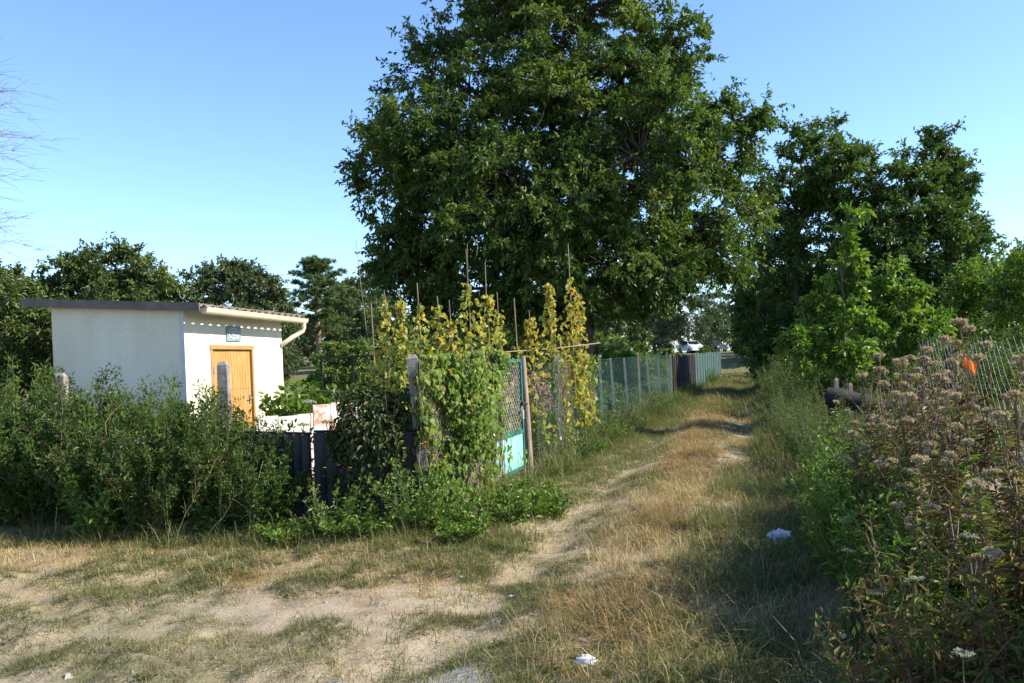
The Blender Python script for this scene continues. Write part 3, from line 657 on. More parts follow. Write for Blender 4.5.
# ------------------------------------------------------------------ garden shed
def wallmat():
    m, nt, out = nmat('shed_render')
    a = noise(nt, 1.2, 6, 0.6, 'Object', (1, 1, 0.35)); b = noise(nt, 9, 8, 0.7); s = noise(nt, 5, 6, 0.7, 'Object', (4, 4, 0.25))
    c = ramp(nt, a, [(0.3, (0.67, 0.59, 0.42)), (0.7, (0.78, 0.71, 0.54))])
    c = mixc(nt, ramp(nt, s, [(0.56, (0, 0, 0)), (0.75, (0.55, 0.55, 0.55))]), c, (0.46, 0.42, 0.33))
    tcw = nt.nodes.new('ShaderNodeTexCoord'); sxw = nt.nodes.new('ShaderNodeSeparateXYZ'); nt.links.new(tcw.outputs['Object'], sxw.inputs[0])
    ad = nt.nodes.new('ShaderNodeMath'); ad.operation = 'MULTIPLY_ADD'; nt.links.new(b, ad.inputs[0]); ad.inputs[1].default_value = -1.2; nt.links.new(sxw.outputs[2], ad.inputs[2])
    c = mixc(nt, ramp(nt, ad.outputs[0], [(0.0, (0.6, 0.6, 0.6)), (0.45, (0, 0, 0))]), c, (0.36, 0.31, 0.23))
    vo = nt.nodes.new('ShaderNodeTexVoronoi'); vo.feature = 'DISTANCE_TO_EDGE'; vo.inputs['Scale'].default_value = 1.1
    wob_ = nt.nodes.new('ShaderNodeTexNoise'); wob_.inputs['Scale'].default_value = 3; mxv = nt.nodes.new('ShaderNodeMix'); mxv.data_type = 'RGBA'; mxv.inputs[0].default_value = 0.25
    nt.links.new(tcw.outputs['Object'], wob_.inputs['Vector']); nt.links.new(tcw.outputs['Object'], mxv.inputs[6]); nt.links.new(wob_.outputs['Color'], mxv.inputs[7]); nt.links.new(mxv.outputs[2], vo.inputs['Vector'])
    c = mixc(nt, ramp(nt, vo.outputs['Distance'], [(0.0, (0.22, 0.22, 0.22)), (0.005, (0, 0, 0))]), c, (0.3, 0.27, 0.22))
    blot = noise(nt, 2.3, 7, 0.7)
    c = mixc(nt, ramp(nt, blot, [(0.52, (0, 0, 0)), (0.7, (0.4, 0.4, 0.4))]), c, (0.55, 0.49, 0.37))
    p = nt.nodes.new('ShaderNodeBsdfPrincipled'); p.inputs['Roughness'].default_value = 0.9; p.inputs['Specular IOR Level'].default_value = 0.2
    nt.links.new(c, p.inputs['Base Color'])
    bp = nt.nodes.new('ShaderNodeBump'); bp.inputs['Strength'].default_value = 0.35; bp.inputs['Distance'].default_value = 0.01
    nt.links.new(b, bp.inputs['Height']); nt.links.new(bp.outputs[0], p.inputs['Normal']); nt.links.new(p.outputs[0], out.inputs[0])
    return m
def shed():
    wm = wallmat()
    bx, by = -4.99, 13.0; z0 = hz(bx + 0.3, by + 1)
    root = thing('garden_shed', 'cream rendered garden shed with a lean-to corrugated roof and wooden door', 'shed', (bx, by, z0), math.atan2(0.988, 0.1525))
    LX, LY, T = 3.54, 2.23, 0.12; zf, zb = 2.565, 2.725
    dx0, dx1, dz = 0.76, 2.28, 2.03
    g = Geo()
    def prism(x0, x1):
        V = [(x0, 0, -0.2), (x1, 0, -0.2), (x1, LY, -0.2), (x0, LY, -0.2), (x0, 0, zf), (x1, 0, zf), (x1, LY, zb), (x0, LY, zb)]
        g.add(V, [(0, 3, 2, 1), (4, 5, 6, 7), (0, 1, 5, 4), (1, 2, 6, 5), (2, 3, 7, 6), (3, 0, 4, 7)])
    prism(0, T); prism(LX - T, LX)
    box(g, (T, 0, -0.2), (dx0, T, zf)); box(g, (dx1, 0, -0.2), (LX - T, T, zf)); box(g, (dx0, 0, dz), (dx1, T, zf)); box(g, (T, LY - T, -0.2), (LX - T, LY, zb - 0.01))
    g.obj('wall', wm, root)
    gq = Geo()                                     # thin corner strip on the side wall edge
    box(gq, (-0.008, 0.0, 0), (0.0, 0.07, zf - 0.02)); gq.obj('corner_strip', solid('corner_strip_paint', [(0.3, (0.5, 0.5, 0.46)), (0.7, (0.6, 0.6, 0.55))], 5), root)
    # corrugated roof
    gr = Geo(); xs = np.arange(-0.10, LX + 0.34, 0.02); ys = np.array([-0.34, 0.4, 1.2, 2.0, LY + 0.42])
    zc = 2.625 + (ys + 0.0) * 0.072
    wv = 0.026 * np.cos(xs * 2 * math.pi / 0.27)
    for off in (0.0, 0.010):
        V = np.stack([np.repeat(xs, 5), np.tile(ys, len(xs)), (zc[None] + wv[:, None]).ravel() + off], -1)
        ii = np.arange(len(xs) * 5).reshape(-1, 5); f = np.stack([ii[:-1, :-1], ii[1:, :-1], ii[1:, 1:], ii[:-1, 1:]], -1).reshape(-1, 4)
        gr.add(V, f if off else f[:, ::-1])
    n5 = len(xs)
    V = np.concatenate([np.stack([xs, np.full(n5, ys[0]), zc[0] + wv], -1), np.stack([xs, np.full(n5, ys[0]), zc[0] + wv + 0.010], -1)])
    gr.add(V, [(j, j + 1, n5 + j + 1, n5 + j) for j in range(n5 - 1)])
    rm = solid('roof_sheet', [(0.3, (0.13, 0.10, 0.085)), (0.5, (0.24, 0.19, 0.155)), (0.7, (0.34, 0.29, 0.25))], 6, 0.85, 0.3)
    roof = gr.obj('roof', rm, root, True)
    gl = Geo()                                     # moss and leaf litter in the corrugations
    m = 420; x = rng.uniform(0, LX + 0.3, m); y = rng.uniform(-0.33, 0.25, m)
    P = np.stack([x, y, 2.625 + y * 0.072 + 0.012 + 0.026 * np.cos(x * 2 * math.pi / 0.27)], -1)
    leaves(gl, P, norm(rdir(m) + [0, 0, 0.35]), norm(rdir(m) + [0, 0, 0.6]), rng.uniform(0.03, 0.07, m), 0.03, rng.uniform(0, 1, m)); gl.obj('leaf_litter', M['brownleaf'], roof)['kind'] = 'stuff'
    vbm = solid('verge_board_paint', [(0.3, (0.10, 0.075, 0.06)), (0.7, (0.19, 0.15, 0.125))], 5, 0.7)
    y0, y1 = -0.33, LY + 0.42
    for (xa, xb) in ((-0.135, -0.10), (LX + 0.34, LX + 0.37)):
        za, zb2 = 2.545 + y0 * 0.072, 2.545 + y1 * 0.072
        V = [(xa, y0, za), (xb, y0, za), (xb, y1, zb2), (xa, y1, zb2), (xa, y0, za + 0.125), (xb, y0, za + 0.125), (xb, y1, zb2 + 0.125), (xa, y1, zb2 + 0.125)]
        gv = Geo(); gv.add(V, [(0, 3, 2, 1), (4, 5, 6, 7), (0, 1, 5, 4), (1, 2, 6, 5), (2, 3, 7, 6), (3, 0, 4, 7)]); gv.obj('verge_board', vbm, root)
    # half-round gutter with joints
    cream = solid('gutter_cream', [(0.3, (0.62, 0.53, 0.36)), (0.7, (0.72, 0.64, 0.47))], 5, 0.45)
    gg_ = Geo(); xg = np.linspace(-0.04, LX + 0.36, 10); th = np.linspace(math.pi, 2 * math.pi, 11); R0 = 0.062
    yc_, zl = -0.352, 2.572
    def trough(rad, flip):
        V = []; 
        for xx in xg: V += [(xx, yc_ + rad * math.cos(t), zl + rad * 1.5 * math.sin(t) - 0.006 * xx) for t in th]
        ii = np.arange(len(V)).reshape(len(xg), -1); f = np.stack([ii[:-1, :-1], ii[1:, :-1], ii[1:, 1:], ii[:-1, 1:]], -1).reshape(-1, 4)
        gg_.add(V, f[:, ::-1] if flip else f)
    trough(R0, False); trough(R0 - 0.006, True)
    for xx in (xg[0], xg[-1]):
        gg_.add([(xx, yc_ + R0 * math.cos(t), zl + R0 * 1.5 * math.sin(t) - 0.006 * xx) for t in th], [tuple(range(11))])
    tube(gg_, [(xg[0], yc_ - R0, zl - 0.006 * xg[0]), (xg[-1], yc_ - R0, zl - 0.006 * xg[-1])], 0.008, 6)
    gut = gg_.obj('gutter', cream, root, True)
    for xx in (0.45, 1.2, 1.95, 2.7, 3.4):
        gb = Geo(); V = []
        for dx in (-0.02, 0.02): V += [(xx + dx, yc_ + (R0 + 0.004) * math.cos(t), zl + (R0 + 0.004) * 1.5 * math.sin(t) - 0.006 * xx) for t in th]
        gb.add(V, [(j, j + 1, 12 + j, 11 + j) for j in range(10)]); gb.obj('bracket', cream, gut, True)
    gd_ = Geo(); xe = LX + 0.26
    tube(gd_, [(xe, yc_, 2.47), (xe, yc_, 2.38), (xe, yc_ + 0.02, 2.32), (xe - 0.14, -0.17, 2.2), (LX - 0.06, -0.06, 2.08), (LX + 0.04, 0.10, 1.98), (LX + 0.05, 0.3, 1.96)], 0.045, 10); gd_.obj('downpipe', cream, root, True)
    # door: vertical boards in a frame
    fr = solid('door_frame_wood', [(0.3, (0.30, 0.17, 0.055)), (0.7, (0.42, 0.25, 0.09))], 5, 0.6)
    dm = solid('door_boards', [(0.28, (0.20, 0.095, 0.03)), (0.42, (0.40, 0.205, 0.06)), (0.55, (0.50, 0.27, 0.085)), (0.75, (0.60, 0.37, 0.14))], 3, 0.6, 0.4, vec_scale=(11, 11, 0.8))
    gdr = Geo(); nb = 14; bw = (dx1 - dx0 - 0.14) / nb
    for j in range(nb):
        a = dx0 + 0.07 + j * bw; box(gdr, (a + 0.003, 0.028 + rng.uniform(0, 0.004), 0.03), (a + bw - 0.003, 0.062, dz - 0.075))
    box(gdr, (dx0 + 0.07, 0.062, 0.03), (dx1 - 0.07, 0.075, dz - 0.075), 0.5, 1)
    door = gdr.obj('door', [dm, M['black']], root)
    gf = Geo(); box(gf, (dx0, -0.012, -0.1), (dx0 + 0.066, 0.08, dz - 0.07)); box(gf, (dx1 - 0.066, -0.012, -0.1), (dx1, 0.08, dz - 0.07)); box(gf, (dx0 - 0.02, -0.018, dz - 0.07), (dx1 + 0.02, 0.08, dz)); gf.obj('frame', fr, door)
    for zz in (0.35, 1.55):
        ghh = Geo(); box(ghh, (dx0 + 0.05, -0.022, zz), (dx0 + 0.10, -0.0125, zz + 0.13)); ghh.obj('hinge', M['wire'], door)
    gk = Geo(); box(gk, (dx1 - 0.16, 0.012, 1.0), (dx1 - 0.12, 0.027, 1.16)); tube(gk, [(dx1 - 0.14, 0.015, 1.1), (dx1 - 0.14, -0.03, 1.1), (dx1 - 0.25, -0.03, 1.1)], 0.009, 6); gk.obj('handle', M['wire'], door)
    # plaque with an oval blue device
    px0, px1, pz0, pz1 = 1.30, 1.80, 2.10, 2.36
    blue = solid('plaque_blue', [(0.3, (0.16, 0.21, 0.23)), (0.7, (0.30, 0.37, 0.38))], 10, 0.4)
    pale = solid('plaque_pale', [(0.3, (0.36, 0.44, 0.44)), (0.7, (0.52, 0.58, 0.56))], 12, 0.4)
    gp = Geo(); box(gp, (px0, -0.025, pz0), (px1, -0.002, pz1)); pl = gp.obj('plaque', blue, root)
    ge = Geo(); t = np.linspace(0, 2 * math.pi, 28, endpoint=False); cx_, cz_ = (px0 + px1) / 2, (pz0 + pz1) / 2
    for (ra, rb, y) in ((0.19, 0.098, -0.028),):
        A = [(cx_ + ra * math.cos(k), y, cz_ + rb * math.sin(k)) for k in t]; B = [(cx_ + ra * 0.8 * math.cos(k), y, cz_ + rb * 0.76 * math.sin(k)) for k in t]
        ge.add(A + B, [(j, (j + 1) % 28, 28 + (j + 1) % 28, 28 + j) for j in range(28)])
    for (ox, oz, rr) in ((-0.05, 0.01, 0.045), (0.04, 0.02, 0.035), (0.0, -0.035, 0.03), (0.09, -0.02, 0.025)):
        ge.add([(cx_ + ox + rr * math.cos(k), -0.028, cz_ + oz + rr * 0.8 * math.sin(k)) for k in t], [tuple(range(28))])
    ge.obj('oval_emblem', pale, pl)
    return root
shed()

# ------------------------------------------------------------------ fences
def post_box(g, x, y, z0, z1, w, lean=(0, 0), taper=0.85, cap=True):
    a = w / 2; b = a * taper
    V = [(x - a, y - a, z0), (x + a, y - a, z0), (x + a, y + a, z0), (x - a, y + a, z0)]
    V += [(x + lean[0] + sx * b, y + lean[1] + sy * b, z1 - 0.04) for sx, sy in ((-1, -1), (1, -1), (1, 1), (-1, 1))]
    V += [(x + lean[0] + sx * b * 0.55, y + lean[1] + sy * b * 0.55, z1) for sx, sy in ((-1, -1), (1, -1), (1, 1), (-1, 1))]
    f = [(0, 1, 5, 4), (1, 2, 6, 5), (2, 3, 7, 6), (3, 0, 4, 7), (4, 5, 9, 8), (5, 6, 10, 9), (6, 7, 11, 10), (7, 4, 8, 11), (8, 9, 10, 11), (0, 3, 2, 1)]
    g.add(V, f)
def chainlink(g, A, B, z0, z1, pitch, r, curl=0.0, droop=0.0, off=0.004):
    """diagonal wires of a chain-link mesh between ground points A and B"""
    A = np.array(A, float); B = np.array(B, float); Ln = np.linalg.norm(B - A); d = (B - A) / Ln; nn = np.array([d[1], -d[0]])
    Hh = z1 - z0
    starts = np.arange(-Hh, Ln, pitch)
    for sgn in (1, -1):
        s0, s1 = starts.copy(), starts + Hh; za, zb = np.zeros_like(starts), np.full_like(starts, Hh)
        c = np.clip(-s0, 0, Hh); za = za + c; s0 = s0 + c
        c = np.clip(s1 - Ln, 0, Hh); zb = zb - c; s1 = s1 - c
        ok = zb - za > 0.02; s0, s1, za, zb = s0[ok], s1[ok], za[ok], zb[ok]
        if sgn < 0: za, zb = Hh - za, Hh - zb
        k = 6; t = np.linspace(0, 1, k + 1)
        S_ = s0[:, None] + (s1 - s0)[:, None] * t; Z_ = za[:, None] + (zb - za)[:, None] * t
        bul = np.sin(S_ * 1.7) * 0.015 + np.sin(S_ * 0.6 + Z_ * 2) * 0.02
        X = A[0] + d[0] * S_ + nn[0] * (bul + off * sgn); Y = A[1] + d[1] * S_ + nn[1] * (bul + off * sgn)
        Z = h(X, Y) + z0 + Z_ - droop * np.sin(S_ * 1.1) ** 2 * (Z_ / Hh)
        P = np.stack([X, Y, Z], -1)
        sticks(g, P[:, :-1].reshape(-1, 3), P[:, 1:].reshape(-1, 3), r, 3)

# front fence of the garden: concrete posts with wire, dark sheet panels leaning on it
def gp_(u, v, z=0.0):
    x, y = xy(u, v); return np.array([x, y, hz(x, y) + z])
ff = thing('wire_fence', 'old wire fence on square concrete posts hidden in the front hedge', 'fence', tuple(gp_(0, 0)))
f0 = ff.location
def local(g, root):                       # shift collected vertices into the frame of an unrotated empty
    o = np.array(root.location); g.v = [a - o for a in g.v]
for (u, top, w_, ln) in ((0.0, 1.74, 0.12, (-0.10, 0.02)), (-2.29, 1.70, 0.12, (0.0, 0)), (-4.47, 1.66, 0.12, (0.02, 0)), (-6.7, 1.6, 0.12, (0, 0))):
    g = Geo(); p = gp_(u, 0.0); post_box(g, p[0], p[1], p[2] - 0.2, p[2] + top, w_, ln); local(g, ff); g.obj('post', M['concrete'], ff)
g = Geo()
for z in (0.45, 0.95, 1.4):
    us = np.linspace(-6.7, 0, 24); P = np.array([gp_(uu, 0.07, z + 0.02 * math.sin(uu * 3)) for uu in us]); tube(g, P, 0.002, 4)
local(g, ff); g.obj('strand_wire', M['wire'], ff)

dark = solid('dark_sheet', [(0.3, (0.012, 0.012, 0.014)), (0.55, (0.026, 0.026, 0.028)), (0.75, (0.06, 0.05, 0.045))], 3, 0.55, 0.2)
for (u0, u1, zt, lab) in ((-1.18, -0.06, 0.98, 'dark grey sheet panel closing the fence beside the corner concrete post'), (-2.0, -1.22, 0.96, 'dark sheet panel half hidden by weeds in front of the painted board')):
    o = thing('corrugated_hoarding', lab, 'hoarding', tuple(gp_((u0 + u1) / 2, -0.10)), 0, 'dark sheets along the front fence')
    g = Geo(); a, b = gp_(u0, -0.085), gp_(u1, -0.085); nn = np.append(-D, 0) * 0.02
    V = [];
    for t in np.linspace(0, 1, 25):
        p = a + (b - a) * t; wv = np.append(-D, 0) * 0.012 * math.cos(t * 50)
        V += [p + wv + [0, 0, -0.05], p + wv + [0, 0, zt], p + wv + nn + [0, 0, zt], p + wv + nn + [0, 0, -0.05]]
    f = []
    for j in range(24):
        q0 = j * 4; q1 = q0 + 4
        f += [(q0, q1, q1 + 1, q0 + 1), (q0 + 1, q1 + 1, q1 + 2, q0 + 2), (q0 + 2, q1 + 2, q1 + 3, q0 + 3), (q0 + 3, q1 + 3, q1, q0)]
    f += [(0, 1, 2, 3), (99, 98, 97, 96)]
    g.add(V, f); local(g, o); g.obj('sheet', dark, o)
    g = Geo(); a2, b2 = gp_(u0, -0.08), gp_(u1, -0.08)
    tube(g, [a2 + [0, 0, zt + 0.012], b2 + [0, 0, zt + 0.012]], 0.014, 6); local(g, o); g.obj('rail', M['darkwood'], o)

# painted board standing in the sun behind the panels
def board(px, Y, w_, z0, z1, rz, lab, stops, sc):
    p = at(px, 430, Y); zz = hz(p.x, Y)
    o = thing('painted_board', lab, 'board', (p.x, Y, zz), rz, 'old boards behind the front fence')
    g = Geo(); n_ = 3
    for j in range(n_):
        a = -w_ / 2 + j * w_ / n_; box(g, (a + 0.003, -0.012, z0), (a + w_ / n_ - 0.003, 0.012, z1 - rng.uniform(0, 0.02)))
    g.obj('planks', solid('peeling_paint', stops, sc, 0.75, 0.4, detail=8), o)
    for s in (-1, 1):
        g = Geo(); box(g, (s * w_ * 0.4 - 0.03, 0.013, 0), (s * w_ * 0.4 + 0.03, 0.055, z1 - 0.08)); g.obj('batten', M['oldwood'], o)
board(340, 9.4, 0.60, 0.55, 1.22, math.radians(32), 'peeling white and rust-orange board standing behind the dark panel', [(0.38, (0.68, 0.66, 0.60)), (0.5, (0.70, 0.66, 0.58)), (0.56, (0.5, 0.24, 0.12)), (0.62, (0.62, 0.38, 0.24)), (0.7, (0.66, 0.6, 0.5))], 6)
board(288, 10.2, 0.8, 0.3, 1.05, math.radians(48), 'off-white board behind seedheads near the shed corner', [(0.35, (0.42, 0.39, 0.33)), (0.55, (0.60, 0.57, 0.50)), (0.72, (0.36, 0.32, 0.26))], 2.5)

# lane-side fence: corner mesh, gate post, green mesh on grey posts
lf = thing('lane_fence', 'long green mesh garden fence on grey posts running along the lane', 'fence', tuple(gp_(0.0, 4.0)))
def fpost(v, top, mat, w_=0.07, lean=(0, 0), u=0.0, rnd=False):
    g = Geo(); p = gp_(u, v)
    if rnd: tube(g, [p - [0, 0, 0.2], p + [lean[0] * 0.5, lean[1] * 0.5, top * 0.5], p + [lean[0], lean[1], top]], np.array([w_, w_ * 0.95, w_ * 0.85]) / 2, 8)
    else: post_box(g, p[0], p[1], p[2] - 0.2, p[2] + top, w_, lean)
    local(g, lf); return g.obj('post', mat, lf, rnd)
fpost(3.84, 1.70, M['oldwood'], 0.10, (-0.05, 0), u=-0.05, rnd=True)
pv = [5.4, 7.4, 9.0, 10.5, 12.2, 14.1, 16.0, 18.2, 20.6]
for k, v in enumerate(pv): fpost(v, 1.60 + rng.uniform(-0.05, 0.06), M['greypost'] if k % 4 != 1 else M['oldwood'], 0.058, (rng.uniform(-0.09, 0.03), rng.uniform(-0.03, 0.03)))
g = Geo(); A, B = xy(0.0, 0.15), xy(0.0, 2.15); chainlink(g, A, B, 0.05, 1.6, 0.07, 0.0016); local(g, lf); g.obj('mesh', M['wire'], lf)
g = Geo(); A, B = xy(0.01, 3.95), xy(0.01, 21.4); chainlink(g, A, B, 0.04, 1.55, 0.09, 0.0012, droop=0.02); local(g, lf); g.obj('mesh', M['greenwire'], lf)
g = Geo()
for z in (0.06, 0.8, 1.56):
    P = np.array([gp_(0.012, vv, z) for vv in np.linspace(3.95, 21.4, 60)]); tube(g, P, 0.003, 4)
local(g, lf); g.obj('strand_wire', M['greenwire'], lf)
# far stretch: weathered dark boards, then teal sheets
def sheet_fence(v0, v1, n_, mat, label, name, hgt):
    o = thing(name, label, 'fence', tuple(gp_(0, v0)))
    vs_ = np.linspace(v0, v1, n_ + 1)
    for j in range(n_):
        g = Geo(); a, b = gp_(0.02 * (j % 2), vs_[j] + 0.02), gp_(0.02 * (j % 2), vs_[j + 1] - 0.02); t = np.append(N, 0) * 0.025
        zt = hgt + rng.uniform(-0.06, 0.06)
        V = [a, b, b + t, a + t]; V = [p - [0, 0, 0.05] for p in V] + [p + [0, 0, zt] for p in V]
        g.add(V, [(0, 3, 2, 1), (4, 5, 6, 7), (0, 1, 5, 4), (1, 2, 6, 5), (2, 3, 7, 6), (3, 0, 4, 7)]); local(g, o); g.obj('board', mat, o)
    for vv in vs_[::3]:
        g = Geo(); p = gp_(-0.06, vv); post_box(g, p[0], p[1], p[2] - 0.1, p[2] + hgt + 0.05, 0.08); local(g, o); g.obj('post', M['oldwood'], o)
sheet_fence(21.6, 30.0, 24, M['darkwood'], 'stretch of dark weathered upright boards in the lane fence', 'board_fence', 1.5)
teal = solid('teal_sheet', [(0.3, (0.02, 0.055, 0.048)), (0.55, (0.045, 0.09, 0.08)), (0.8, (0.16, 0.21, 0.19))], 3, 0.6, vec_scale=(3, 3, 0.5))
sheet_fence(30.3, 49.0, 24, teal, 'far stretch of pale teal sheet fencing at the end of the lane', 'sheet_fence', 1.5)

# turquoise gate
def gate():
    v0, v1 = 2.35, 3.70
    a = gp_(-0.10, v0); ang = math.atan2(D[1], D[0])
    o = thing('garden_gate', 'turquoise metal garden gate with wire upper half and solid lower panel', 'gate', tuple(a), ang)
    Lg = v1 - v0; zt = 1.63
    gm = solid('gate_green', [(0.3, (0.010, 0.085, 0.066)), (0.55, (0.02, 0.14, 0.11)), (0.62, (0.06, 0.19, 0.15)), (0.68, (0.20, 0.10, 0.05)), (0.8, (0.13, 0.06, 0.03))], 7, 0.5, 0.2)
    pm = solid('gate_panel_turquoise', [(0.3, (0.10, 0.32, 0.26)), (0.42, (0.21, 0.46, 0.39)), (0.58, (0.27, 0.52, 0.45)), (0.66, (0.07, 0.26, 0.19)), (0.74, (0.30, 0.52, 0.45)), (0.8, (0.24, 0.14, 0.08))], 3.6, 0.5, 0.15, vec_scale=(2, 2, 0.7))
    g = Geo(); w_ = 0.045
    box(g, (0, -w_ / 2, 0.1), (w_, w_ / 2, zt)); box(g, (Lg - w_, -w_ / 2, 0.1), (Lg, w_ / 2, zt))
    box(g, (w_, -w_ / 2, zt - w_), (Lg - w_, w_ / 2, zt)); box(g, (w_, -w_ / 2, 0.1), (Lg - w_, w_ / 2, 0.1 + w_)); box(g, (w_, -w_ / 2, 0.60), (Lg - w_, w_ / 2, 0.655))
    g.obj('frame', gm, o)
    for zz in (0.35, 1.35):
        g = Geo(); tube(g, [(-0.012, -0.02, zz - 0.06), (-0.012, -0.02, zz + 0.06)], 0.014, 8); g.obj('hinge', M['oldwood'], o)
    g = Geo(); box(g, (w_ + 0.002, -0.006, 0.1 + w_ + 0.002), (Lg - w_ - 0.002, 0.006, 0.598)); g.obj('lower_panel', pm, o)
    g = Geo(); # woven wire
    A, B = [], []
    x0, x1, z0, z1 = w_, Lg - w_, 0.655, zt - w_; Hh = z1 - z0
    for s in np.arange(-Hh, x1 - x0, 0.085):
        for sg in (1, -1):
            c0 = max(0, -s); c1 = min(Hh, x1 - x0 - s)
            if c1 - c0 < 0.03: continue
            za, zb = (z0 + c0, z0 + c1) if sg > 0 else (z1 - c0, z1 - c1)
            A.append((x0 + s + c0, 0.003 * sg, za)); B.append((x0 + s + c1, 0.003 * sg, zb))
    sticks(g, A, B, 0.0016, 4); g.obj('wire_infill', M['wire'], o)
    g = Geo(); box(g, (Lg - 0.10, -0.045, 0.98), (Lg + 0.06, -0.024, 1.03)); tube(g, [(Lg - 0.02, -0.05, 1.0), (Lg + 0.12, -0.055, 0.995)], 0.009, 6); lt = g.obj('latch', M['black'], o)
    g = Geo(); box(g, (Lg - 0.17, -0.06, 0.80), (Lg - 0.10, -0.026, 0.92)); tube(g, [(Lg - 0.16, -0.042, 0.92), (Lg - 0.155, -0.042, 0.97), (Lg - 0.115, -0.042, 0.97), (Lg - 0.11, -0.042, 0.92)], 0.006, 6); g.obj('padlock', solid('brass_grey', [(0.3, (0.45, 0.43, 0.36)), (0.7, (0.6, 0.58, 0.5))], 8, 0.4, metal=0.5), lt)
gate()

# chain-link fence across the lane, behind the tall weeds
rf = thing('chainlink_fence', 'sagging galvanised chain-link fence behind the tall brown weeds', 'fence', tuple(gp_(4.75, 0.0)))
g = Geo(); A, B = xy(4.78, -4.2), xy(4.78, 2.2); chainlink(g, A, B, 0.05, 1.50, 0.15, 0.0013, droop=0.06, off=0.006); local(g, rf); g.obj('mesh', M['dullwire'], rf)
for (v, top) in ((-3.9, 1.6), (0.9, 1.40), (2.2, 1.5)):
    g = Geo(); p = gp_(4.82, v); tube(g, [p - [0, 0, 0.2], p + [0, 0, top * 0.5], p + [0.02, 0, top]], 0.045, 8); local(g, rf); g.obj('post', M['darkwood'], rf, True)

# ------------------------------------------------------------------ shrubs and weeds
def shrub_geo(hh, r, n_stems, per, L, W, spread=0.12, kind=4, droop=0.1, pow_=1.2, twig=True, base_r=0.1, tmin=0.12, up=0.4):
    gs_, gl_ = Geo(), Geo()
    for i in range(n_stems):
        a = rng.uniform(0, 2 * math.pi); rr = r * math.sqrt(rng.uniform(0.02, 1)); H1 = hh * rng.uniform(0.6, 1.0) * (1 - 0.35 * (rr / r) ** 2)
        b0 = np.array([math.cos(a), math.sin(a), 0]) * base_r * rng.uniform(0, 1)
        t = np.linspace(0, 1, 7)[:, None]; dirh = np.array([math.cos(a), math.sin(a), 0])
        p = b0 + dirh * rr * t ** pow_ + np.array([0, 0, 1]) * H1 * t + np.cumsum(rng.normal(0, 0.012 * hh, (7, 3)) * np.array([1, 1, 0]), 0)
        p[0, 2] = -0.05
        tube(gs_, p, np.linspace(0.003 + 0.003 * hh, 0.0012, 7), 5, rng.uniform(0, 1), cap=False)
        tt = rng.uniform(tmin, 1.0, per) ** 0.85
        ii = np.clip((tt * 6).astype(int), 0, 5); fr_ = tt * 6 - ii
        base = p[ii] + (p[ii + 1] - p[ii]) * fr_[:, None]
        off = rdir(per, -0.4, 0.7) * (spread * rng.uniform(0.2, 1, per) * (1.15 - 0.75 * tt))[:, None]
        P = base + off
        dd = norm(off / spread * 0.9 + rdir(per) * 0.5 + np.array([0, 0, up - droop]))
        nr = norm(rdir(per) * 0.6 + np.array([0, 0, 1.0]))
        sc = rng.uniform(0.65, 1.25, per) * (1.1 - 0.35 * tt)
        leaves(gl_, P, dd, nr, L * sc, W * sc, np.clip(rng.normal(0.45, 0.2, per) + rng.normal(0, 0.1), 0, 1), kind)
        if twig:
            kq = slice(0, per, 3); sticks(gs_, base[kq], P[kq], 0.0014, 3, rng.uniform(0, 1))
    return gs_, gl_
def shrub(name, label, cat, loc, leafmat, stemmat, group=None, rz=0.0, fol='foliage', **kw):
    root = thing(name, label, cat, loc, rz, group); a, b = shrub_geo(**kw)
    a.obj('stems', stemmat, root); b.obj(fol, leafmat, root); return root
def on(u, v, dz=-0.02):
    p = gp_(u, v, dz); return (p[0], p[1], p[2])

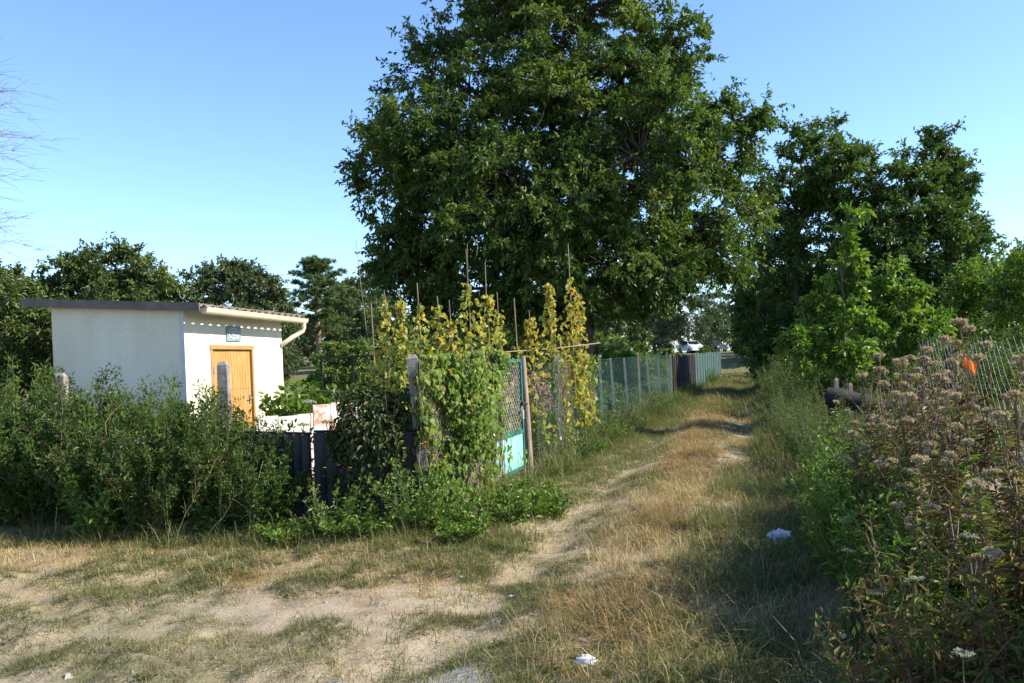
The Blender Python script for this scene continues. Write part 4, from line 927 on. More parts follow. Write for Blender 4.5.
# front hedge
HG = 'bushes of the front hedge'
fine_kw = dict(hh=1.55, r=0.72, n_stems=64, per=190, L=0.062, W=0.027, spread=0.17)
broad_kw = dict(hh=1.45, r=0.7, n_stems=46, per=120, L=0.085, W=0.042, spread=0.17, kind=6)
h1 = shrub('hedge_bush', 'feathery dark green bush below the shed side wall', 'bush', on(-4.9, -0.2), M['hedge'], M['stembrown'], HG, **fine_kw)
h2 = shrub('hedge_bush', 'broad-leaved bush in front of the shed corner', 'bush', on(-2.9, -0.25), M['hedge'], M['stembrown'], HG, **broad_kw)
h3 = shrub('hedge_bush', 'bushy grey-green weed mass hiding the fence near the bare twigs', 'bush', on(-6.3, -0.3), M['hedgepale'], M['stemgreen'], HG, **dict(fine_kw, hh=1.6, n_stems=58, per=170, L=0.08, W=0.022))
for (pr, u, v, s, lab) in [
    (h1, -7.3, 0.1, 1.12, 'tall feathery bush at the outer end of the front hedge'), (h3, -5.6, 0.4, 1.1, 'tall grey-green bush between the concrete post and the shed wall'),
    (h2, -6.7, 0.7, 1.2, 'broad-leaved bush standing behind the outer hedge'), (h1, -4.1, 0.15, 1.02, 'feathery bush touching the foot of the shed wall'),
    (h2, -4.4, -0.5, 0.8, 'low broad-leaved bush hanging over the dry grass'), (h1, -3.5, -0.4, 0.86, 'low feathery bush in front of the door post'),
    (h3, -2.6, -0.25, 0.92, 'low grey-green bush before the second dark panel'), (h2, -2.1, 0.35, 0.75, 'broad-leaved bush beneath the off-white board'),
    (h1, -2.1, -0.3, 0.84, 'small feathery bush against the second dark panel'), (h3, -3.7, 0.5, 0.9, 'grey-green bush before the shed front'),
    (h1, -5.7, -0.5, 0.85, 'low feathery bush under the outermost concrete post'), (h2, -3.05, 0.5, 0.95, 'broad-leaved bush near the shed door'),
    (h1, -8.4, 0.0, 1.2, 'dark feathery bush running off the picture edge'), (h3, -7.6, -0.5, 0.85, 'low grey-green bush at the hedge foot under the bare twigs'),
    (h2, -1.55, -0.5, 0.62, 'low broad-leaved bush over the first dark panel'), (h1, -2.7, -0.65, 0.75, 'low feathery bush under the shed door'), (h2, -3.9, -0.15, 0.98, 'broad-leaved bush at the sunny shed corner'), (h2, -5.2, -0.3, 0.98, 'broad-leaved bush under the shed side wall'), (h1, -4.6, 0.35, 1.0, 'feathery bush against the middle of the shed wall'), (h2, -6.2, 0.2, 1.05, 'broad-leaved bush beside the outermost concrete post')]:
    dup(pr, on(u, v), rng.uniform(0, 6.28), (s, s, s * 1.17), lab, HG)
# bright leafy sapling and big-leaved garden plants
s1 = shrub('leafy_sapling', 'bright green leafy sapling pushing out of the dark hedge', 'plant', on(-3.25, -0.85), M['lush'], M['stemgreen'], None, hh=1.0, r=0.38, n_stems=12, per=60, L=0.085, W=0.045, spread=0.12, kind=6)
fig = shrub('leafy_plant', 'big-leaved green plant growing behind the shed front', 'plant', (at(318, 400, 13.5).x, 13.5, 0), M['lush'], M['stemgreen'], 'big-leaved garden plants', hh=1.7, r=0.75, n_stems=16, per=55, L=0.17, W=0.12, spread=0.2, kind=6)
for (px, Y, s, lab) in [(300, 14.5, 0.95, 'big-leaved green plant below the downpipe'), (345, 12.5, 0.75, 'big-leaved green plant behind the painted board'), (372, 11.8, 0.7, 'big-leaved plant at the foot of the first bean poles'), (292, 12.0, 0.6, 'low big-leaved plant beside the off-white board')]:
    x = at(px, 400, Y).x; dup(fig, (x, Y, hz(x, Y)), rng.uniform(0, 6.28), s, lab)
# tall thin stalks poking above the hedge in front of the shed
stk = shrub('tall_stalk', 'thin leafy stalk standing up before the shed side wall', 'plant', on(-4.0, -0.1), M['greyweed'], M['stemgreen'], 'thin stalks above the hedge', hh=1.75, r=0.06, n_stems=2, per=90, L=0.045, W=0.013, spread=0.05)
for (u, v, s, lab) in [(-3.35, 0.05, 0.98, 'thin leafy stalk at the corner of the shed'), (-2.7, -0.05, 0.95, 'thin leafy stalk beside the shed door'), (-2.1, -0.1, 0.92, 'thin leafy stalk beside the bright shed front'), (-4.5, 0.1, 0.95, 'thin leafy stalk against the grey wall near the outer post'), (-3.75, -0.15, 0.9, 'short thin stalk against the grey wall'), (-1.95, -0.75, 0.62, 'stalk in the sun before the dark panel'), (-1.45, -0.7, 0.6, 'stalk in the sun beside the creeper mound'), (-2.3, -0.85, 0.6, 'stalk leaning over the long grass')]:
    dup(stk, on(u, v), rng.uniform(0, 6.28), s, lab, tilt=(rng.normal(0, 0.06), rng.normal(0, 0.06)))

for (u, v, s, lab) in [(-2.15, -0.5, 0.8, 'bright leafy sapling beside the dark panel'), (-5.6, -0.8, 0.75, 'low bright sapling at the foot of the outer hedge'), (-2.75, 0.15, 1.3, 'tall leafy sapling at the foot of the shed door'), (-3.9, 0.3, 1.35, 'tall leafy sapling over the hedge at the shed corner')]:
    dup(s1, on(u, v), rng.uniform(0, 6.28), s, lab)
for (u, v, s, lab) in [(-4.25, -0.3, 1.0, 'spiky stalk above the middle of the hedge'), (-5.0, 0.2, 1.02, 'spiky stalk near the outer part of the shed wall'), (-2.5, -0.3, 0.95, 'spiky stalk crossing the shed door'), (-3.1, -0.35, 0.9, 'short spiky stalk before the shed corner'), (-5.9, 0.0, 1.0, 'spiky stalk over the outer hedge'), (-1.8, -0.5, 0.7, 'spiky stalk before the second dark panel')]:
    dup(stk, on(u, v), rng.uniform(0, 6.28), s, lab, tilt=(rng.normal(0, 0.09), rng.normal(0, 0.09)))
def dry_stem(label, loc, hh, lean):
    o = thing('dry_stem', label, 'stalk', loc, 0, 'bleached dry stems in the hedge'); g = Geo()
    p = curve((0, 0, -0.03), (lean[0], lean[1], hh), 0.05, 8, 0.012); tube(g, p, np.linspace(0.005, 0.0016, 8), 5, 0.9, cap=False)
    for j in range(9):
        b0 = p[rng.integers(3, 8)]; tube(g, curve(b0, b0 + rng.normal(0, 0.09, 3) + [0, 0, 0.1], 0.02, 4), np.linspace(0.0022, 0.0008, 4), 3, 0.9, cap=False)
    g.obj('stems', M['straw'], o); gl_ = Geo(); n_ = 30; t = rng.uniform(0.2, 1, n_); P = p[np.clip((t * 7).astype(int), 0, 7)] + rng.normal(0, 0.03, (n_, 3)); leaves(gl_, P, norm(rdir(n_) - [0, 0, 0.5]), rdir(n_), 0.04, 0.012, rng.uniform(0, 1, n_)); gl_.obj('leaves', M['brownleaf'], o)
for (u, v, hh, ln, lab) in [(-4.05, -0.55, 1.35, (0.18, -0.1), 'bleached dry stem bending before the shed wall'), (-3.0, -0.6, 1.2, (-0.2, -0.1), 'bleached dry stem under the shed door'), (-4.8, -0.6, 1.1, (0.3, -0.15), 'bleached dry stem across the outer hedge'), (-2.4, -0.8, 0.7, (0.45, -0.1), 'bleached stem arching low over the long grass'), (-2.0, -0.85, 0.6, (0.5, -0.05), 'bleached stem arching before the dark panels'), (-5.5, -0.6, 1.2, (-0.1, -0.1), 'bleached dry stem by the outermost post'), (-1.6, -0.75, 0.65, (0.2, -0.1), 'bleached short stem below the creeper mound')]:
    dry_stem(lab, on(u, v), hh, ln)
# creeper mound over the dark panel and climbing vine over the corner fence
def creeper_mound():
    c = gp_(-0.48, -0.02, 1.02)
    o = thing('creeper', 'dark rounded creeper mound hanging over the dark sheet panel', 'creeper', on(-0.48, -0.02))
    g, gst = Geo(), Geo(); n_ = 4200
    d = rdir(n_, -0.6, 1.0); r_ = rng.uniform(0.35, 1.0, n_) ** 0.4
    bump_ = 0.62 + 0.75 * vnoise(d[:, 0] * 2 + d[:, 2], d[:, 2] * 2 - d[:, 1], 1.4, 55); P = d * (r_ * bump_)[:, None] * np.array([0.47, 0.30, 0.46]); cc = np.array([0, 0, 1.02])
    P = P + cc; hang = rng.uniform(0, 1, n_) < 0.38; P[hang, 2] -= rng.uniform(0, 0.55, hang.sum())
    leaves(g, P, norm(d * 0.5 + rdir(n_) * 0.5 + [0, 0, -0.7]), norm(d + [0, 0, 0.4]), rng.uniform(0.025, 0.085, n_), rng.uniform(0.018, 0.055, n_), np.clip(rng.normal(0.45, 0.25, n_), 0, 1), 6)
    for k in range(60):
        a = rng.uniform(0, 6.28); e = cc + np.array([math.cos(a) * 0.46, math.sin(a) * 0.30, rng.uniform(-0.6, 0.42)])
        tube(gst, curve((rng.normal(0, 0.06), 0, 0.0), e, 0.15, 7, 0.03), np.linspace(0.008, 0.003, 7), 5, cap=False)
    gst.obj('stems', M['stembrown'], o); g.obj('foliage', M['ivy'], o)
creeper_mound()
def funnel(g, p, d, r):
    d = norm(d); a = norm(np.cross(d, [0.3, 0.2, 1])); b = np.cross(d, a); t = np.linspace(0, 2 * math.pi, 9)[:-1]
    A = [p + 0.003 * (a * math.cos(k) + b * math.sin(k)) for k in t]; B = [p + d * r * 0.8 + r * (a * math.cos(k) + b * math.sin(k)) for k in t]
    g.add(np.array(A + B), [(j, (j + 1) % 8, 8 + (j + 1) % 8, 8 + j) for j in range(8)], rng.uniform(0, 1))
def vine_sheet(label, v0, v1, n_, top, seed, L, flowers, thr=0.34, out=0.22, u0=0.0):
    o = thing('climbing_vine', label, 'vine', on(u0, (v0 + v1) / 2)); base = np.array(o.location)
    g, gst, gf = Geo(), Geo(), Geo()
    v = rng.uniform(v0, v1, n_ * 2); z = rng.uniform(0.02, 1.0, n_ * 2) ** 0.8 * top
    ed = (1 + 0.24 * (vnoise(v, v * 0, 3.5, seed) - 0.55))
    m = (vnoise(v, z, 2.6, seed + 3) * 0.6 + vnoise(v, z, 6.5, seed + 4) * 0.4 > thr * (1.25 - 0.5 * z / top)) & (z < top * ed)
    v, z = v[m][:n_], z[m][:n_]; k = len(v)
    u = u0 + np.abs(rng.normal(0, 1, k)) * out * (0.25 + 1.3 * vnoise(v, z, 2.2, seed + 6) ** 2) * (1 - 0.55 * sstep(v0 + 0.5 * (v1 - v0), v1, v)) - 0.05
    x, y = xy(u, v); P = np.stack([x, y, h(x, y) + z], -1) - base
    out_d = np.append(N, 0)
    leaves(g, P, norm(rdir(k) * 0.55 + np.array([0, 0, -0.85]) + out_d * 0.25), norm(rdir(k) * 0.55 + out_d + [0, 0, 0.45]), (lsz := rng.uniform(0.4, 1.3, k)) * L, lsz * L * rng.uniform(0.55, 0.95, k),
           np.clip(rng.normal(0.38, 0.22, k) + 0.55 * (vnoise(v, z, 2.0, seed + 8) - 0.45), 0, 1), 6)
    for j in range(int(40 * (v1 - v0))):
        va = rng.uniform(v0, v1); P_ = np.array([gp_(u0 + 0.03 + rng.normal(0, 0.02), va + rng.normal(0, 0.05) * q_ + 0.1 * math.sin(q_ * 4 + j), q_ * top * rng.uniform(0.9, 1.0)) for q_ in np.linspace(0, 1, 8)]) - base
        tube(gst, P_, np.linspace(0.004, 0.0018, 8), 4, rng.uniform(0, 1), cap=False)
    gst.obj('stems', M['stembrown'], o); g.obj('foliage', M['vine'], o)
    for j in range(flowers):
        q_ = rng.integers(0, k); gf = Geo(); funnel(gf, P[q_] + out_d * 0.05, out_d + rng.normal(0, 0.3, 3), 0.032); gf.obj('flower', M['flower'], o)
    return o
vine_sheet('thick bindweed vine covering the fence between concrete post and gate', -0.16, 2.4, 8400, 1.74, 5, 0.074, 11, thr=0.38)
# undergrowth at the vine's foot
ug = shrub('leafy_weed', 'lush low weed with broad leaves at the foot of the vine', 'weed', on(0.45, 0.9), M['lush'], M['stemgreen'], 'leafy weeds at the fence foot', hh=0.42, r=0.42, n_stems=20, per=34, L=0.07, W=0.04, spread=0.12, kind=6)
yf = shrub('flowering_weed', 'yellow-flowered weed at the foot of the corner concrete post', 'weed', on(0.05, -0.4), M['lush'], M['stemgreen'], 'yellow-flowered weeds', hh=1.0, r=0.4, n_stems=16, per=46, L=0.065, W=0.03, spread=0.11)
for k in range(9):
    gf = Geo(); a = rng.uniform(0, 6.28); rr = rng.uniform(0.1, 0.4); zc_ = rng.uniform(0.55, 0.95); m_ = 12; an = np.linspace(0, 6.28, m_, endpoint=False)
    leaves(gf, np.tile([[rr * math.cos(a), rr * math.sin(a), zc_]], (m_, 1)), np.stack([np.cos(an), np.sin(an), np.full(m_, 0.4)], -1), np.tile([[0, 0, 1.0]], (m_, 1)), 0.022, 0.012, rng.uniform(0, 1, m_)); gf.obj('flower', M['yellowflower'], yf)
dup(yf, on(-0.75, -0.55), 2.0, 0.8, 'yellow-flowered weed under the creeper mound')
for (u, v, s, lab) in [(0.75, 0.3, 1.0, 'lush low weed nearest the wheel track before the vine'), (0.6, 1.7, 0.85, 'broad-leaved weed under the vine near the gate'), (0.15, -0.15, 1.1, 'lush weed wrapped round the concrete post foot'), (1.0, 0.85, 0.75, 'small broad-leaved weed spreading onto the wheel track'), (-0.4, -0.7, 0.9, 'low weed in front of the dark panel'), (-1.1, -0.8, 0.75, 'low weed at the sunlit edge before the dark panels'), (0.55, -0.5, 0.8, 'spreading weed at the garden corner'), (0.3, 4.5, 0.7, 'low weed beside the wooden gate post'), (0.35, 6.2, 0.8, 'low weed under the trailing bean vines'), (0.3, 8.4, 0.8, 'low weed under the green mesh')]:
    dup(ug, on(u, v), rng.uniform(0, 6.28), s, lab)
# weeds and thin vine along the green mesh
vine_sheet('pale thin vine climbing the mesh past the gate post', 5.3, 6.2, 900, 1.7, 15, 0.06, 2, thr=0.2, out=0.1)
vine_sheet('yellowing vine spilling over the mesh below the brightest bean pole', 6.9, 8.1, 1200, 1.65, 25, 0.06, 0, thr=0.2, out=0.12)
pk = shrub('pink_flower_bush', 'pink-flowered bush behind the mesh beside the gate post', 'bush', on(-0.4, 4.8), M['greyweed'], M['stemgreen'], None, hh=1.55, r=0.5, n_stems=26, per=60, L=0.06, W=0.018, spread=0.12)
gf = Geo(); m_ = 900; d = rdir(m_, 0, 1); P = d * np.array([0.5, 0.5, 0.62]) * rng.uniform(0.8, 1.05, (m_, 1)) + [0, 0, 0.85]
leaves(gf, P, rdir(m_), rdir(m_), rng.uniform(0.02, 0.04, m_), 0.022, rng.uniform(0, 1, m_)); gf.obj('blossom', M['pinkflower'], pk)
vw = shrub('verge_weed', 'tufty pale weed growing along the foot of the green mesh', 'weed', on(0.3, 9.6), M['crop'], M['stemgreen'], 'weeds along the lane fence', hh=0.7, r=0.4, n_stems=20, per=40, L=0.07, W=0.02, spread=0.1)
for v, lab in [(5.2, 'pale weed between the gate post and the thin vine'), (7.6, 'pale weed under the yellowing vine'), (11.2, 'pale weed under the second group of grey posts'), (13.2, 'pale weed half way along the green mesh'), (15.5, 'pale weed near the end of the green mesh'), (19, 'pale weed before the dark boards'), (22.5, 'pale weed next to the dark boards'), (27, 'weed at the foot of the dark boards'), (36, 'dry round weed at the foot of the teal sheets')]:
    dup(vw, on(0.35 + rng.uniform(-0.1, 0.15), v), rng.uniform(0, 6.28), rng.uniform(0.8, 1.3), lab)

# crop rows in the garden
cr = shrub('crop_plant', 'leafy vegetable plant in the rows behind the green mesh', 'plant', on(-1.2, 9.5), M['crop'], M['stemgreen'], 'vegetables behind the lane fence', hh=0.75, r=0.42, n_stems=14, per=36, L=0.13, W=0.08, spread=0.14, kind=6)
for r_ in range(6):
    for c_ in range(9):
        u_, v_ = -0.9 - r_ * 1.15 + rng.normal(0, 0.1), 9.2 + c_ * 1.6 + rng.normal(0, 0.15)
        dup(cr, on(u_, v_), rng.uniform(0, 6.28), rng.uniform(0.7, 1.2))

# ------------------------------------------------------------------ bean poles and bean vines
BP = [(356, 240, 12.5, 0.006, 'thin whip-like rod leaning beside the first bean poles', None), (371, 303, 11.8, 0.014, 'stout short pole', 0.5), (384, 290, 11.6, 0.010, 'first leafy pole', 0.95), (399, 289, 12.4, 0.010, '', 0.95),
      (417, 283, 11.4, 0.011, '', 0.9), (437, 296, 12.6, 0.010, '', 0.95), (449, 300, 11.8, 0.010, '', 0.9), (466, 250, 11.5, 0.012, '', 0.86), (485, 262, 11.9, 0.010, '', 0.86), (497, 292, 13.0, 0.010, '', 0.9),
      (514, 298, 13.6, 0.015, '', 0.72), (529, 310, 13.2, 0.010, '', 0.95), (549, 283, 13.8, 0.010, '', 1.0), (568, 244, 14.6, 0.013, '', 0.84), (577, 292, 14.9, 0.010, '', 1.0)]
plab = ['thin bare rod leaning against the sky before the wooded slope', 'short stout bean pole next to the leaning rod', 'slim bean pole behind the creeper mound', 'slim bean pole standing above the corner concrete post', 'bean pole with a yellow leaf tuft above the concrete post',
        'bean pole hidden in leaves over the middle of the vine fence', 'low bean pole among pale leaves left of the tallest one', 'tall bean pole with a curling tendril on its tip', 'bean pole thick with yellow leaves beside the tall curled one', 'bean pole behind the turquoise gate corner',
        'thick bare bean pole above the wooden gate post', 'short bean pole just past the wooden gate post', 'bean pole wrapped in yellow leaves near the mesh', 'tallest bean pole standing above the green mesh', 'last bean pole of the row above the green mesh']
vlab = [None, 'sparse yellow bean vine on the short stout pole', 'yellow-green bean vine behind the creeper mound', 'yellow-green bean vine above the corner concrete post', 'bean vine with a bright yellow top above the concrete post', 'pale bean vine over the middle of the vine fence', 'pale low bean vine beside the tall curled pole',
        'bean vine with orange leaves on the tall curled pole', 'thick yellow bean vine beside the tall curled pole', 'green bean vine behind the gate corner', 'thin bean vine on the thick bare pole', 'low yellow bean vine just past the wooden gate post', 'dense yellow bean vine with pale tips near the mesh', 'golden bean vine on the tallest pole over the mesh', 'golden bean vine ending the row over the mesh']
for k, (px, py, Y, rad, _, cover) in enumerate(BP):
    tp = at(px, py, Y); bt = at(px + (16 if k == 0 else 2), 350, Y)
    b = Vector((bt.x + (0.06 if k else 0.1), Y + rng.uniform(-0.15, 0.15), 0)); b.z = hz(b.x, b.y) - 0.1
    o = bpy.data.objects.new('bean_pole', None)
    g = Geo(); P = curve((0, 0, 0), tp - b, 0, 6, 0.012); tube(g, P, np.linspace(rad, rad * 0.65, 6), 6)
    o = g.obj('bean_pole', M['pole'], None, True, b); tag(o, plab[k], 'pole', 'bean poles')
    if cover is None: continue
    r = thing('bean_vine', vlab[k], 'vine', (b.x, b.y, b.z + 0.1), 0, 'bean vines on the poles'); gl_, gst = Geo(), Geo()
    full = np.array(tp - b) * cover; full[2] -= 0.1
    n_ = int(240 * cover * (1.25 if k in (8, 12, 13, 14, 7) else 1.1)); t = rng.uniform(0.12, 1.0, n_) ** 0.9
    wid = (0.055 + 0.185 * (1 - t) ** 0.75) * (0.5 + vnoise(t * 7, t * 0 + k, 1.0, k + 3))
    ang = rng.uniform(0, 6.28, n_); P = full[None] * t[:, None] + np.stack([np.cos(ang), np.sin(ang), 0 * ang], -1) * (wid * rng.uniform(0.3, 1.3, n_))[:, None]
    base_t = 0.22 + 0.30 * t + (0.15 if k >= 11 else 0) + rng.normal(0, 0.22, n_)
    L_ = rng.uniform(0.06, 0.145, n_) * (1.05 - 0.35 * t)
    leaves(gl_, P, norm(rdir(n_) * 0.7 + [0, 0, -0.6]), norm(rdir(n_) * 0.6 + [0.7, -0.3, 0.5]), L_, L_ * 0.8, np.clip(base_t, 0, 1), 6)
    th = np.linspace(0, cover * 26, 60); tt = np.linspace(0.02, 1.0, 60)
    tube(gst, full[None] * tt[:, None] + np.stack([np.cos(th), np.sin(th), 0 * th], -1) * (rad + 0.006), 0.0035, 4, 0.7, cap=False)
    if k == 7:
        e = np.array(tp - b); tube(gst, [full * 0.98, e + [0.02, 0, -0.02], e + [0.10, 0, 0.06], e + [0.16, 0, -0.05], e + [0.14, 0, -0.18]], 0.004, 4, 0.9)
    gst.obj('stems', M['stemgreen'], r); gl_.obj('foliage', M['bean'], r)
# cross rail and low rail of the trellis
a, b = at(505, 352, 13.4), at(600, 343, 14.9)
g = Geo(); tube(g, [a, (a + b) / 2 + Vector((0, 0, -0.02)), b], 0.012, 6); tag(g.obj('trellis_rail', M['oldwood'], None, True), 'horizontal wooden rail tied across the last bean poles', 'rail')
a, b = at(318, 358, 15.5), at(386, 357, 15.5)
o = thing('trellis', 'low dark wooden trellis with a long rail behind the big-leaved plants', 'trellis', (a.x, 15.5, hz(a.x, 15.5)))
g = Geo(); box(g, (0, -0.015, a.z - 0.02 - o.location.z), (b.x - a.x, 0.015, a.z + 0.02 - o.location.z)); g.obj('rail', M['darkwood'], o)
for s in (0.05, 0.62, (b.x - a.x) - 0.05):
    g = Geo(); box(g, (s - 0.016, 0.016, -0.1), (s + 0.016, 0.045, a.z + 0.05 - o.location.z)); g.obj('post', M['darkwood'], o)

# ------------------------------------------------------------------ weeds across the lane
def seed_head(r, n_):
    g = Geo(); d = rdir(n_, -0.15, 1.0); sub = rdir(14, 0.0, 1.0) * np.array([1, 1, 0.45]) * r
    c = sub[rng.integers(0, 14, n_)]
    P = c + rdir(n_) * r * 0.22
    leaves(g, P, norm(rdir(n_) + [0, 0, 0.4]), rdir(n_), rng.uniform(0.010, 0.020, n_), 0.008, np.clip(rng.normal(0.5, 0.25, n_), 0, 1))
    gs_ = Geo(); sticks(g, np.tile([[0, 0, -r * 1.4]], (14, 1)), sub, 0.0012, 3, 0.0)
    return g
def seed_weed(label, loc, hh, heads, hr, group, leafn=70, green=False, name='seedhead_weed'):
    o = thing(name, label, 'weed', loc, 0, group)
    gs_, gl_ = Geo(), Geo(); tips = []
    ns = 2
    for s in range(ns):
        a = rng.uniform(0, 6.28); top = np.array([math.cos(a) * 0.12 * s, math.sin(a) * 0.12 * s, hh * (1 - 0.12 * s)])
        p = curve((0.02 * s, 0, -0.05), top, 0, 8, 0.012); tube(gs_, p, np.linspace(0.006, 0.003, 8), 5, rng.uniform(0, 1), cap=False); tips.append(top)
        t = rng.uniform(0.1, 0.97, leafn); base = p[0] + (p[-1] - p[0]) * t[:, None]; az = rng.uniform(0, 6.28, leafn)
        rad = np.stack([np.cos(az), np.sin(az), np.zeros(leafn)], -1); ln = rng.uniform(0.05, 0.11, leafn) * (1.15 - 0.5 * t)
        leaves(gl_, base, norm(rad + [0, 0, 0.15] + rdir(leafn) * 0.45 - np.array([0, 0, 0.5]) * (1 - t)[:, None]), norm(rdir(leafn) * 0.4 + [0, 0, 1]), ln, ln * 0.27, np.clip(rng.normal(0.5, 0.27, leafn), 0, 1), 6)
        for j in range(4):
            tb = rng.uniform(0.62, 0.92); b0 = p[0] + (p[-1] - p[0]) * tb; az_ = rng.uniform(0, 6.28); e = b0 + np.array([math.cos(az_) * 0.12, math.sin(az_) * 0.12, hh * rng.uniform(0.08, 0.2)])
            tube(gs_, curve(b0, e, -0.01, 4), np.linspace(0.003, 0.002, 4), 4, rng.uniform(0, 1), cap=False); tips.append(e)
    gs_.obj('stems', M['stembrown'], o); gl_.obj('leaves', M['elder'] if green else M['brownleaf'], o)
    for k in range(heads):
        r = hr * rng.uniform(0.7, 1.2); g = seed_head(r, int(420)); g.obj('seed_head', M['seed'], o, loc=tips[k % len(tips)] + np.array([0, 0, r * 0.9]))
    return o
WG = 'tall weeds with pale seedheads'
prot = [seed_weed('tall brown weed with flat seedheads rising above the chain-link fence', on(4.05, -2.0), 1.46, 3, 0.033, WG),
        seed_weed('bushy brown weed with fluffy seedheads on the bank across the lane', on(4.2, -2.4), 1.30, 3, 0.029, WG),
        seed_weed('withered brown weed with drooping leaves and small seedheads', on(3.9, -3.6), 1.1, 2, 0.027, WG, 130),
        seed_weed('green-leaved weed with pale seedheads at the edge of the lane', on(3.75, -2.0), 1.05, 2, 0.026, WG, 130, True)]
prot2 = shrub('tangled_weed', 'dark tangled leafy weed in the shade at the lane edge', 'weed', on(3.8, -4.0), M['brownleaf'], M['stembrown'], 'tangled weeds in the shade', hh=0.95, r=0.4, n_stems=20, per=60, L=0.07, W=0.022, spread=0.12)
prot3 = shrub('tangled_weed', 'green tangled weed growing through the brown stalks', 'weed', on(4.0, -2.5), M['lush'], M['stemgreen'], 'green weeds among the brown stalks', hh=1.0, r=0.42, n_stems=18, per=55, L=0.075, W=0.026, spread=0.12)
# what stands where: (u, v) on the bank between lane and chain-link fence
tall = [(4.15, -2.6, 1.0), (4.35, -2.2, 1.08), (4.0, -1.4, 1.0), (4.4, -1.9, 1.04), (4.25, -1.6, 0.98), (4.5, -1.5, 1.0), (4.2, -2.9, 0.86), (4.45, -2.7, 0.95), (4.3, -1.0, 0.95), (4.5, -2.4, 0.92), (4.15, -0.6, 0.92), (4.35, -0.1, 0.9)]
tl_lab = ['tall brown weed in the thick of the seedheads', 'tallest seedhead weed standing before the zigzag wire', 'tall weed with flat pale heads nearest the elder', 'tall weed with a crowded rusty brown head', 'tall weed whose heads overlap the mesh top', 'tall weed close against the mesh', 'tall weed with dark withered stem near the picture edge', 'tall weed half out of the picture', 'tall weed at the far side of the seedhead patch', 'tall weed beside the orange scrap', 'tall weed before the dark fence post', 'tall weed at the end of the seedhead patch']
for (u, v, s), lab in zip(tall, tl_lab): dup(prot[0], on(u, v), rng.uniform(0, 6.28), s, lab, tilt=(rng.normal(0, 0.05), rng.normal(0, 0.05)))
def scatter(proto, n_, u0, u1, v0, v1, s0, s1, tl=0.08, label=None):
    for k in range(n_):
        dup(proto, on(rng.uniform(u0, u1), rng.uniform(v0, v1)), rng.uniform(0, 6.28), rng.uniform(s0, s1), label, tilt=(rng.normal(0, tl), rng.normal(0, tl)))
scatter(prot[1], 10, 3.95, 4.65, -3.3, -0.2, 0.75, 1.05)
scatter(prot[2], 28, 3.85, 4.6, -4.2, -0.6, 0.7, 1.1)
scatter(prot[3], 26, 3.65, 4.4, -3.6, 1.0, 0.65, 1.0)
scatter(prot2, 20, 3.8, 4.6, -4.6, -1.4, 0.5, 0.85)
scatter(prot3, 12, 3.75, 4.6, -3.4, 2.5, 0.6, 1.05)
scatter(prot3, 14, 3.75, 4.2, -2.2, 1.2, 0.8, 1.15)
# unseen weeds out at the side, added to shade the near lane
scatter(prot2, 12, 4.5, 5.4, -5.8, -4.4, 0.8, 1.2)

# grey-green bank of weeds along the right side of the lane
bk = shrub('bank_weed', 'grey-green mugwort on the bank beside the lane', 'weed', on(3.9, 4.0), M['greyweed'], M['stemgreen'], 'weeds along the bank of the lane', hh=1.15, r=0.4, n_stems=24, per=75, L=0.05, W=0.015, spread=0.1)
bank = [(3.8, 1.8), (4.2, 2.6), (3.7, 3.4), (3.6, 4.5), (3.6, 5.3), (3.45, 6.4), (3.5, 7.2), (4.2, 8.2), (3.5, 9.0), (4.0, 10.2), (3.4, 11.0), (3.9, 12.6), (3.4, 13.5), (3.8, 15.2), (3.2, 16.5), (3.6, 18.0), (3.1, 19.5), (3.5, 21.5), (2.9, 24), (3.3, 26), (4.4, 0.8), (3.9, 0.2), (5.2, 6.0), (4.7, 9.5)]
for k, (u, v) in enumerate(bank): dup(bk, on(u, v), rng.uniform(0, 6.28), rng.uniform(0.75, 1.15) * (1.0 if v < 14 else 1.25), tilt=(rng.normal(0, 0.06), rng.normal(0, 0.06)))
# dark bushes closing the bank under the lane trees
bb = shrub('bank_bush', 'dark green bush under the dense lane tree', 'bush', on(4.6, 14.5), M['lanetree'], M['stembrown'], 'bushes under the lane trees', hh=2.2, r=1.2, n_stems=30, per=110, L=0.12, W=0.06, spread=0.3)
for (u, v, s, lab) in [(5.0, 18, 1.1, 'dark bush beyond the dark log'), (4.2, 22, 1.1, 'dark bush narrowing the lane'), (3.9, 27, 1.15, 'dark bush at the shaded bend of the lane'), (6.4, 15, 1.1, 'dark bush behind the young elder'), (7.5, 12, 1.0, 'bush behind the chain-link fence'), (6.2, 9, 0.8, 'low bush behind the fence post'), (8.0, 6.5, 0.95, 'bush behind the zigzag wire'), (7.2, 3.5, 0.8, 'bush just behind the sagging mesh'), (3.4, 34, 1.2, 'dark bush at the far end of the lane'), (3.2, 42, 1.3, 'last dark bush where the lane closes'), (9.5, 9.0, 1.1, 'bush seen through the mesh near the picture edge')]:
    dup(bb, on(u, v), rng.uniform(0, 6.28), s, lab)

